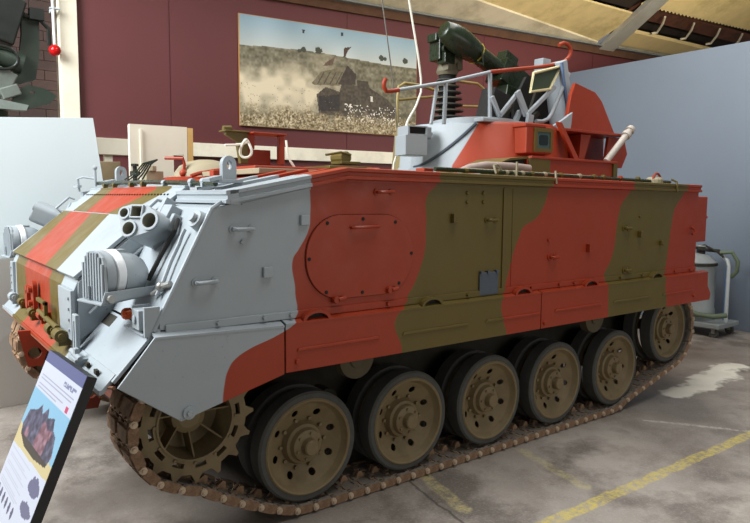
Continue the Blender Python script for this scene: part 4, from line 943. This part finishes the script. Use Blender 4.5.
# missile launcher: bellows pedestal, clamp casting, sight, bulbous tube
ped = MB().cyl((2.366,1.5,2.30),(2.362,1.5,2.84),0.075,seg=20)
pd = part('missile_launcher', ped, m_black, ROOT, smooth=True)
for i in range(8):
    z = 2.40+i*0.054; r = 0.160-0.007*i if i < 6 else 0.105-0.004*(i-6)
    part('bellows_ring', MB().lathe([(0.06,0.012),(r,0.004),(r,-0.006),(0.06,-0.014)], (2.366,1.5,z), 'z', 28), m_rubber if i % 2 else plain('worn_bellows_%d' % i, (90,86,72), 0.7), pd, smooth=True)
part('pedestal_foot', MB().lathe([(0.20,0),(0.20,0.03),(0.16,0.06),(0.07,0.08)], (2.36,1.5,2.33), 'z', 28), m_tan, pd, smooth=True)
part('pedestal_head', MB().lathe([(0.085,0.0),(0.10,0.03),(0.085,0.09),(0.11,0.12),(0.105,0.16),(0.06,0.18)], (2.362,1.5,2.82), 'z', 24).cbox((2.42,1.45,2.93),(0.06,0.10,0.14)).cbox((2.30,1.44,2.90),(0.05,0.08,0.10)), plain('grey_cast_metal', (118,112,92), 0.6, dirt=(80,76,60)), pd, smooth=True)
part('sight_unit', MB().cbox((2.25,1.5,3.03),(0.10,0.14,0.20)).cbox((2.29,1.44,2.97),(0.12,0.10,0.14)).cbox((2.20,1.5,3.12),(0.07,0.12,0.07)).cyl((2.24,1.42,3.02),(2.24,1.39,3.02),0.035,seg=14).cbox((2.33,1.44,3.06),(0.08,0.08,0.18)), m_dgreen, pd, bevel=0.008)
ax0, ax1 = Vector((2.175,1.3,3.125)), Vector((3.18,1.3,2.75)); dd = (ax1-ax0).normalized()
def axp(t, off=0): return ax0+dd*t
def tube_prof(profile, nm, mat, seg=28):
    a = Vector((0,1,0)); b = dd.cross(a); vs = []
    for t, r in profile: vs += [axp(t)+(a*math.cos(q)+b*math.sin(q))*r for q in [2*PI*k/seg for k in range(seg)]]
    n = len(profile)
    fs = [(i*seg+k,i*seg+(k+1) % seg,(i+1)*seg+(k+1) % seg,(i+1)*seg+k) for i in range(n-1) for k in range(seg)]+[tuple(range(seg)), tuple(range((n-1)*seg, n*seg))]
    return part(nm, MB().add(vs, fs), mat, pd, smooth=True)
tube_prof([(-0.06,0.062),(-0.05,0.075),(0.02,0.098),(0.10,0.112),(0.20,0.112),(0.30,0.103),(0.38,0.086),(0.42,0.082),(0.90,0.082),(1.0,0.082)], 'missile_tube', m_dgreen)
m_yel = plain('yellow_band_paint', (190,170,60), 0.5, var=0.05)
tube_prof([(0.355,0.095),(0.356,0.097),(0.368,0.093),(0.369,0.091)], 'yellow_band', m_yel)
part('rear_box', MB().cbox((2.93,1.30,2.83),(0.34,0.20,0.22),(0,0.38,0)), m_dgreen, pd, bevel=0.01).name = 'battery_case'
part('fin_box', MB().cbox((2.93,1.32,2.985),(0.17,0.12,0.13),(0,0.38,0)), m_dgreen, pd, bevel=0.006)
part('tube_cradle', MB().cbox((2.90,1.26,2.62),(0.22,0.14,0.24),(0,0.2,0)).cbox((2.80,1.3,2.48),(0.14,0.12,0.2)), m_dgreen, pd, bevel=0.01)
part('tube_cap_clip', MB().tube([axp(0.33)+Vector((0,-0.10,-0.02)), axp(0.33)+Vector((0.02,-0.10,-0.12)), Vector((2.42,1.42,2.98))],0.012,6), m_dgreen, pd)

# whip aerials
part('whip_aerial', MB().tube([(1.70,1.6,3.9),(1.70,1.6,3.36),(1.78,1.6,2.95),(1.85,1.6,2.58),(1.87,1.6,2.33)],0.006,6), plain('grey_wire', (96,92,84), 0.5), ROOT, smooth=True)
part('whip_aerial', MB().tube([(1.70,1.4,4.25),(1.76,1.4,3.85),(1.80,1.4,3.465),(1.823,1.4,3.35),(1.87,1.4,3.158),(1.929,1.4,2.924),(1.965,1.4,2.739),(1.968,1.4,2.624),(1.914,1.4,2.503),(1.829,1.4,2.38),(1.745,1.4,2.169),(1.684,1.4,2.018),(1.67,1.4,1.88)],0.009,8), m_whiterope, ROOT, smooth=True)

# ------------------------------------------------------------------ painted pictures as coloured cells
rng = np.random.RandomState(5)
def vnoise(w, h, cell):
    gw, gh = int(w/cell)+3, int(h/cell)+3; g = rng.rand(gh, gw)
    ys, xs = np.mgrid[0:h, 0:w]/float(cell); x0 = xs.astype(int); y0 = ys.astype(int); fx = xs-x0; fy = ys-y0
    fx = fx*fx*(3-2*fx); fy = fy*fy*(3-2*fy)
    return (g[y0,x0]*(1-fx)+g[y0,x0+1]*fx)*(1-fy)+(g[y0+1,x0]*(1-fx)+g[y0+1,x0+1]*fx)*fy
def inpoly(U, V, poly):
    r = np.zeros(U.shape, bool); n = len(poly)
    for i in range(n):
        (x1, y1), (x2, y2) = poly[i], poly[(i+1) % n]
        if y1 == y2: continue
        c_ = ((y1 > V) != (y2 > V)) & (U < (x2-x1)*(V-y1)/(y2-y1)+x1); r ^= c_
    return r
def print_mesh(name, img, o, eu, ev):
    """img h x w x 3 sRGB (row 0 at the top) laid over parallelogram: o top left, eu across, ev down"""
    h, w, _ = img.shape; me = bpy.data.meshes.new(name)
    o, eu, ev = np.array(o), np.array(eu), np.array(ev)
    jj, ii = np.mgrid[0:h+1, 0:w+1]
    co = o+eu*(ii[..., None]/w)+ev*(jj[..., None]/h); co = co.reshape(-1, 3)
    a = (np.arange(h)[:, None]*(w+1)+np.arange(w)[None, :]).ravel()
    F = np.stack([a, a+w+1, a+w+2, a+1], 1)
    me.from_pydata(co.tolist(), [], F.tolist())
    c_ = np.clip(img/255.0, 0, 1); c_ = np.where(c_ <= 0.04045, c_/12.92, ((c_+0.055)/1.055)**2.4).reshape(-1, 3)
    at = me.color_attributes.new('print', 'FLOAT_COLOR', 'CORNER')
    d = np.ones((h*w, 4, 4)); d[:, :, :3] = c_[:, None, :]; at.data.foreach_set('color', d.ravel())
    return me
def printmat(name, rough):
    k = NT(name); n = k.new('ShaderNodeAttribute', attribute_name='print'); k.base(n.outputs['Color'])
    k.rough(rough); return k.m
w, h = 300, 150
V, U = np.mgrid[0:h, 0:w]; U = (U+.5)/w; V = (V+.5)/h
N1, N2, N3, N4 = vnoise(w,h,40), vnoise(w,h,12), vnoise(w,h,3), vnoise(w,h,1.6)
def L(c): return np.array(c, float)
img = L((136,166,182))[None,None]*(1-V/0.3)[...,None]+L((196,200,194))*(V/0.3)[...,None]
img = img+((N1-.5)*26)[...,None]
img[V > 0.3] = (196,200,194)
hz = 0.275-0.02*np.sin(U*5)+0.01*(N2-.5)
hill = L((112,106,84))+((vnoise(w,h,8)-.5)*34+(N3-.5)*40+np.sin(V*90+N1*6)*8)[...,None]
img = np.where((V > hz)[...,None], hill, img)
dust = np.clip(1.25-np.abs(V-0.66)/0.27-np.clip(U-0.30,0,1)*3.4+(N2-.5)*0.8, 0, 1); dust *= (V > hz+0.05)
dust = np.maximum(dust, np.clip(1-((U-0.43)/0.09)**2-((V-0.36)/0.16)**2, 0, 1)*0.35)
dust = np.maximum(dust, np.clip(1-((U-0.36)/0.10)**2-((V-0.62)/0.2)**2, 0, 1)*0.75)
img = img*(1-dust[...,None])+L((220,206,176))*dust[...,None]
def cr(x, y): return ((x-30)/700.0, (y-(20+0.14*(x-30)))/(440-0.10*(x-30)))
def fill(poly, col, var=0.0):
    global img
    m = inpoly(U, V, [cr(*p) for p in poly]); img[m] = (L(col)+((N3-.5)*var)[...,None])[m]
for x, y, r in ((260,155,11),(318,158,14),(575,185,12),(678,197,12),(245,160,8),(590,188,8)):
    cu, cv = cr(x, y); m = ((U-cu)/(r/700.))**2+((V-cv)/(r/420.))**2 < 1+(N4-.5)*0.8; img[m] = (62,64,50)
fill([(310,330),(345,300),(400,318),(410,285),(520,298),(600,345),(640,385),(640,425),(320,410)], (72,62,48), 34)
fill([(290,285),(330,240),(425,218),(400,295),(300,292)], (112,102,78), 30)
fill([(395,290),(432,214),(470,250),(465,290)], (60,50,40), 20)
fill([(470,272),(520,275),(522,300),(475,300)], (66,56,44), 20)
fill([(320,335),(400,330),(400,395),(318,395)], (40,34,30), 20)
for x in (312,336,360,384): fill([(x,288),(x+26,240),(x+30,240),(x+4,290)], (70,62,48))
fill([(528,335),(538,335),(540,355),(530,355)], (214,208,196))
fill([(418,150),(424,145),(450,142),(434,158),(424,182),(416,182)], (70,50,40))
fill([(345,205),(385,178),(372,215),(335,218)], (100,78,62), 20)
for x, y in ((260,85),(410,95)): fill([(x-5,y-8),(x+5,y-8),(x+4,y+6),(x-4,y+6)], (40,42,44))
g = np.clip((V-0.80+(N2-.5)*0.14)/0.10, 0, 1); gr = L((146,130,98))+((N4-.5)*130+(N3-.5)*70)[...,None]
img = img*(1-g[...,None])+gr*g[...,None]
fl = (N4 > 0.80) & (V > 0.72) & (V < 0.9) & (U > 0.56) & (U < 0.9); img[fl] = (232,226,214)
sc_ = (rng.rand(h,w) > 0.985) & (V > 0.6) & (U < 0.5); img[sc_] = (120,100,70)
poster_pts = dict(o=(2.09, 0, 4.085), )
xa, xb, zt, zb = 2.088, 4.80, 4.09, 2.672
pt = thing('photo_poster', 'large wall poster photograph of an armoured vehicle driving through dust and grass', 'poster', (xa, WX(xa, 0.03), zb))
me = print_mesh('printed_photo', img, (0, -0.022, zt-zb), (xb-xa, -0.13*(xb-xa), 0), (0, 0, -(zt-zb)))
me.materials.append(printmat('poster_print', 0.45)); link('printed_photo', me, pt)
part('backing_board', MB().slab([(xa-0.004,WX(xa,0.03)-0.018,zb-0.004),(xb+0.008,WX(xb,0.03)-0.018,zb-0.008),(xb+0.008,WX(xb,0.03)-0.018,zt+0.008),(xa-0.008,WX(xa,0.03)-0.018,zt+0.008)], (0.003,0.024,0)), plain('orange_ply_edge', (190,140,80), 0.6), pt)

# ------------------------------------------------------------------ information board in the foreground
w, h = 130, 200
V, U = np.mgrid[0:h, 0:w]; U = (U+.5)/w; V = (V+.5)/h; N2, N3, N4 = vnoise(w,h,14), vnoise(w,h,4), vnoise(w,h,2)
V = V/0.68
img = np.zeros((h,w,3)); img[:] = (204,210,226)
img[V < 0.075] = (84,94,140)
m = (V > 0.255) & (V < 0.64) & (V < 0.64-0.02*U); img[m] = (134,186,216)
sky = m; mm = m & (V > 0.52+0.05*(N2-.5)); img[mm] = (206,190,140)
veh = inpoly(U, V, [(0.06,0.50),(0.10,0.40),(0.28,0.36),(0.36,0.31),(0.42,0.36),(0.52,0.30),(0.58,0.35),(0.72,0.32),(0.78,0.38),(0.86,0.40),(0.93,0.50),(0.88,0.575),(0.62,0.60),(0.30,0.605),(0.10,0.56)])
img[veh] = (L((70,72,98))+((N3-.5)*70)[...,None]+np.where((N2 > 0.58)[...,None], L((60,20,10)), 0))[veh]
tk = veh & (V > 0.55); img[tk] = (46,40,40)
for r0, r1, x0, x1 in ((0.10,0.115,0.62,0.92),(0.118,0.130,0.62,0.86)): img[(V > r0) & (V < r1) & (U > x0) & (U < x1) & (N4 > 0.22)] = (120,126,160)
for i, v0 in enumerate((0.155,0.175,0.195,0.215,0.235)):
    img[(V > v0) & (V < v0+0.006) & (U > 0.06) & (U < (0.93,0.9,0.93,0.75,0.6)[i])] = (158,160,180)
img[(V > 0.215) & (V < 0.25) & (U > 0.84) & (U < 0.90)] = (196,70,110)
for i in range(14):
    v0 = 0.665+i*0.017; img[(V > v0) & (V < v0+0.005) & (U > 0.05) & (U < 0.62-0.1*((i*7) % 3)/2)] = (186,190,208)
for (x0,x1,y0,y1) in ((0.70,0.95,0.655,0.76),(0.70,0.95,0.80,0.88)):
    q = ((U-(x0+x1)/2)/((x1-x0)/2))**2+((V-(y0+y1)/2)/((y1-y0)/2))**2 < 1+(N3-.5)*0.8; img[q] = (92,94,130)
for i in range(6):
    x0 = 0.06+i*0.10; q = ((U-x0-0.03)/0.025)**2+((V-0.94)/0.035)**2 < 1; img[q] = (70,74,110)
img = img*0.84
TRp = np.array((-1.098,-0.178,1.009)); TLp = np.array((-1.105,0.50,0.985)); dwn = np.array((-0.385,0.0,-0.93))
sgn = thing('information_board', 'tilted information sign with blue heading and vehicle picture on black easel', 'sign', (-1.25,0.16,0.0))
T0 = TLp-np.array(sgn.location)+np.array((-0.0165,0,0.006))
me = print_mesh('printed_panel', img, T0, TRp-TLp, dwn*1.0); me.materials.append(printmat('sign_print', 0.3)); link('printed_panel', me, sgn)
m_blk = plain('black_frame', (30,31,34), 0.45, scale=20)
nn = Vector((0.93,0,-0.385)).normalized()
q = [Vector(TLp)+Vector((-0.0145,0,0.006)), Vector(TRp)+Vector((-0.0145,0,0.006))]; q += [q[1]+Vector(dwn)*1.01, q[0]+Vector(dwn)*1.01]
q = [q[0]+Vector((0,0.004,0)), q[1]-Vector((0,0.004,0)), q[2]-Vector((0,0.004,0)), q[3]+Vector((0,0.004,0))]
part('board_frame', MB().slab(q, nn*0.038), m_blk, sgn)
part('easel_foot', MB().slab([(-1.50,-0.20,0.0),(-1.20,-0.20,0.0),(-1.20,0.52,0.0),(-1.50,0.52,0.0)], (0,0,0.07)), plain('dark_red_foot', (96,36,30), 0.6), sgn, bevel=0.004)

# ------------------------------------------------------------------ white display board behind the bow
wb = MB()
wbx = thing('display_board', 'large white board standing upright beyond the bow with tilted upper panel', 'board', (-1.2,3.18,0.0))
part('upper_panel', MB().slab([(-1.75,3.06,1.20),(-0.10,3.12,1.24),(-0.135,3.28,1.88),(-0.165,3.42,2.425),(-1.45,3.36,2.33)], (0,0.03,0)), m_white, wbx, bevel=0.003)
part('lower_panel', MB().slab([(-1.75,3.05,0.0),(-0.15,3.15,0.0),(-0.12,3.12,1.24),(-1.75,3.06,1.20)], (0,0.03,0)), wallmat('grey_board_paint', (196,190,182), 0.6, 0.04), wbx, bevel=0.003)
part('rear_brace', MB().cyl((-0.5,3.43,2.2),(-0.5,3.60,0.0),0.025,seg=8), m_steel, wbx)
part('rear_brace', MB().cyl((-1.3,3.40,2.2),(-1.3,3.60,0.0),0.025,seg=8), m_steel, wbx)

# ------------------------------------------------------------------ cream crate with a notch, beams behind
m_cr2 = plain('cream_panel_paint', (226,220,202), 0.55, var=0.03, scale=3, dirt=(200,190,165), dirt_amt=0.4)
cr_ = thing('cream_cabinet', 'tall cream box with a square notch and bare wood edge, behind the hull', 'cabinet', (0.42,3.45,0))
body = [(0.115,0.0),(0.115,2.385),(0.655,2.39),(0.655,1.95),(0.655,0.0)]
part('front_panel', MB().flat([(0.115,0),(0.115,2.385),(0.655,2.392),(0.655,0)], [[(0.52,1.80),(0.52,2.13),(0.62,2.13),(0.62,1.80)]], 3.30, 3.325), m_cr2, cr_, bevel=0.003)
part('side_panel', MB().box((0.118,3.325,0),(0.14,3.36,2.38)), m_cr2, cr_)
part('wood_edge', MB().box((0.66,3.30,0),(0.715,3.37,2.385)), plain('bare_plywood', (206,168,104), 0.6, scale=10), cr_, bevel=0.002)
part('back_panel', MB().box((0.14,3.34,0),(0.32,3.36,2.385)), m_cr2, cr_)
part('foot_block', MB().box((0.12,3.25,0),(0.70,3.45,0.05)), m_cr2, cr_)
part('corner_batten', MB().box((0.205,3.285,0.0),(0.225,3.30,2.34)), m_cr2, cr_)
bm1 = tag(part('cream_beam', MB().slab([(0.0,4.30,2.16),(0.40,4.28,2.16),(0.40,4.28,2.33),(0.0,4.30,2.33)], (0,0.10,0)).slab([(-0.35,4.42,2.24),(0.0,4.4,2.24),(0.0,4.4,2.32),(-0.35,4.42,2.32)], (0,0.08,0)), m_cr2, None, bevel=0.003), 'short cream beam end between the white board and the cream box', 'beam')
# post that carries it
part('beam_post', MB().box((0.16,4.32,0),(0.24,4.38,2.16)), m_cr2, bm1)
tag(part('cardboard_box', MB().box((-0.10,3.55,0.0),(0.10,3.85,2.05)), plain('beige_card', (176,160,128), 0.8), None, bevel=0.004), 'tall beige box standing between white board and cream box', 'box')

# ------------------------------------------------------------------ dark green gun mount at upper left
m_gun = plain('dark_gun_green', (44,56,46), 0.45, var=0.15, scale=9, dirt=(90,96,84), dirt_amt=0.25)
m_gun2 = plain('black_green_metal', (30,34,30), 0.4, var=0.2, scale=9)
gm = thing('gun_mount', 'dark green gun mount rising above the white board at upper left', 'gun mount', (-0.85,4.1,0))
part('pedestal', MB().cyl((-0.95,4.15,0),(-0.95,4.15,2.5),0.22,seg=24), m_gun, gm, smooth=True)
part('base_flange', MB().cyl((-0.95,4.15,0.001),(-0.95,4.15,0.06),0.40,seg=28), m_gun, gm)
part('fork_arm', MB().flat([(-0.62,3.40),(-0.47,3.36),(-0.48,3.02),(-0.52,2.80),(-0.66,2.74),(-0.72,2.80),(-0.64,3.05),(-0.62,3.20)], [], 3.98, 4.06), m_gun, gm, bevel=0.008)
part('shield_flap', MB().flat([(-0.70,2.66),(-0.60,2.74),(-0.45,2.72),(-0.35,2.66),(-0.42,2.58),(-0.62,2.51),(-0.74,2.56)], [[(-0.56+0.022*math.cos(t), 2.675+0.015*math.sin(t)) for t in [2*PI*j/10 for j in range(10)]]], 3.94, 3.98), m_gun, gm, bevel=0.006)
part('breech_block', MB().cbox((-0.80,4.05,3.32),(0.34,0.3,0.42),(0,0.3,0)), m_gun2, gm, bevel=0.015)
part('cylinder', MB().cyl((-0.95,4.0,3.02),(-0.62,3.98,2.92),0.09,seg=18), m_gun, gm, smooth=True)
part('grey_casting', MB().cbox((-0.84,3.98,2.76),(0.26,0.12,0.24),(0,0.45,0)).cbox((-0.74,3.97,2.66),(0.16,0.12,0.10),(0,-0.4,0)), plain('scuffed_grey_green', (112,120,112), 0.45, scale=14, dirt=(60,66,58), dirt_amt=0.5), gm, bevel=0.01)
part('handwheel', MB().tube([(-0.80+0.13*math.cos(t),3.90,2.95+0.10*math.sin(t)) for t in [2*PI*j/20 for j in range(20)]],0.014,8,closed=True), m_gun2, gm, smooth=True)
part('top_bracket', MB().tube([(-0.60,3.95,3.36),(-0.47,3.95,3.34),(-0.40,3.95,3.27),(-0.40,3.95,3.12)],0.02,8).cbox((-0.50,3.95,3.38),(0.12,0.08,0.10)), m_gun2, gm, smooth=True)
part('lower_plate', MB().flat([(-0.95,2.50),(-0.62,2.50),(-0.60,2.55),(-0.95,2.60)], [], 3.90, 4.0), plain('pale_edge', (128,138,132), 0.4), gm, bevel=0.004)
# red ball on a white pole hanging in front of the bricks
rbl = thing('hanging_ball', 'shiny red ball hanging on a white pole beside the cream pillar', 'ball', (-0.075,5.30,3.29))
part('ball', MB().sphere((-0.080,5.30,3.352),0.064,24), plain('glossy_red', (196,20,22), 0.12, var=0.02), rbl, smooth=True)
part('pole', MB().cyl((-0.080,5.30,3.41),(-0.095,5.30,4.6),0.017,seg=12), plain('white_tube', (222,222,220), 0.35), rbl, smooth=True)
part('pole_clamp', MB().box((-0.12,5.28,3.80),(-0.01,5.32,3.815)).box((-0.09,5.30,3.79),(-0.05,5.50,3.83)), m_white, rbl, bevel=0.002)

# ------------------------------------------------------------------ trolley with grey cylinder by the partition
m_cylp = plain('grey_cylinder_paint', (140,146,146), 0.45, var=0.08, scale=8, dirt=(110,108,96), dirt_amt=0.4)
ty = thing('vacuum_trolley', 'grey drum shaped machine on a small trolley with green hose by the partition', 'machine', (6.85,1.50,0))
part('drum', MB().lathe([(0.225,0.16),(0.235,0.18),(0.235,0.30),(0.225,0.32),(0.225,0.86),(0.232,0.87),(0.232,0.89),(0.215,0.90),(0.15,0.97),(0.06,1.00),(1e-4,1.0)], (6.88,1.55,0), 'z', 36), m_cylp, ty, smooth=True)
part('drum_band', MB().lathe([(0.236,0.845),(0.240,0.85),(0.240,0.875),(0.236,0.88)], (6.88,1.55,0), 'z', 36), m_under, ty, smooth=True)
part('valve_head', MB().cyl((6.88,1.50,0.98),(6.88,1.50,1.08),0.05,seg=14).cyl((6.80,1.50,1.05),(6.98,1.32,1.03),0.022,seg=8).tube([(6.86,1.6,1.04),(6.86,1.45,1.10),(6.86,1.3,1.03),(6.86,1.22,0.97)],0.014,8), m_under, ty, bevel=0.003)
part('valve_ring', MB().tube([(6.88+0.07*math.cos(t),1.50+0.07*math.sin(t),1.085) for t in [2*PI*j/16 for j in range(16)]],0.012,8,closed=True), m_steel, ty, smooth=True)
part('platform', MB().box((6.62,1.12,0.11),(7.15,1.85,0.17)), m_cylp, ty, bevel=0.01)
for x, y in ((6.68,1.20),(7.08,1.20),(6.68,1.75),(7.08,1.75)):
    cs = part('castor', MB().cyl((x-0.02,y,0.05),(x+0.02,y,0.05),0.05,seg=16), m_rubber, ty, smooth=True)
    part('castor_fork', MB().box((x-0.03,y-0.02,0.05),(x-0.022,y+0.02,0.11)).box((x+0.022,y-0.02,0.05),(x+0.03,y+0.02,0.11)), m_steel, cs)
part('handle_post', MB().tube([(6.90,1.17,0.17),(6.90,1.17,0.86),(6.90,1.19,0.93),(6.92,1.26,0.97)],0.022,10), plain('pale_tube', (178,184,184), 0.4), ty, smooth=True)
part('side_bar', MB().cyl((7.02,1.24,0.17),(7.02,1.24,0.85),0.02,seg=10), plain('blue_tube', (86,120,160), 0.4), ty, smooth=True)
m_hose = plain('green_grey_hose', (96,108,86), 0.6)
part('hose', MB().tube([(6.62,1.85,0.50),(6.58,1.72,0.40),(6.60,1.55,0.31),(6.64,1.38,0.26),(6.70,1.22,0.25),(6.80,1.12,0.27)],0.032,10), m_hose, ty, smooth=True)
part('hose', MB().tube([(6.85,1.26,1.02),(6.90,1.14,1.03),(6.92,1.08,0.92),(6.93,1.09,0.80),(6.95,1.16,0.72)],0.024,10), m_hose, ty, smooth=True)

ty.location.y -= 0.11; ty.location.x -= 0.02; ty.scale = (1.05, 1.08, 1.05)
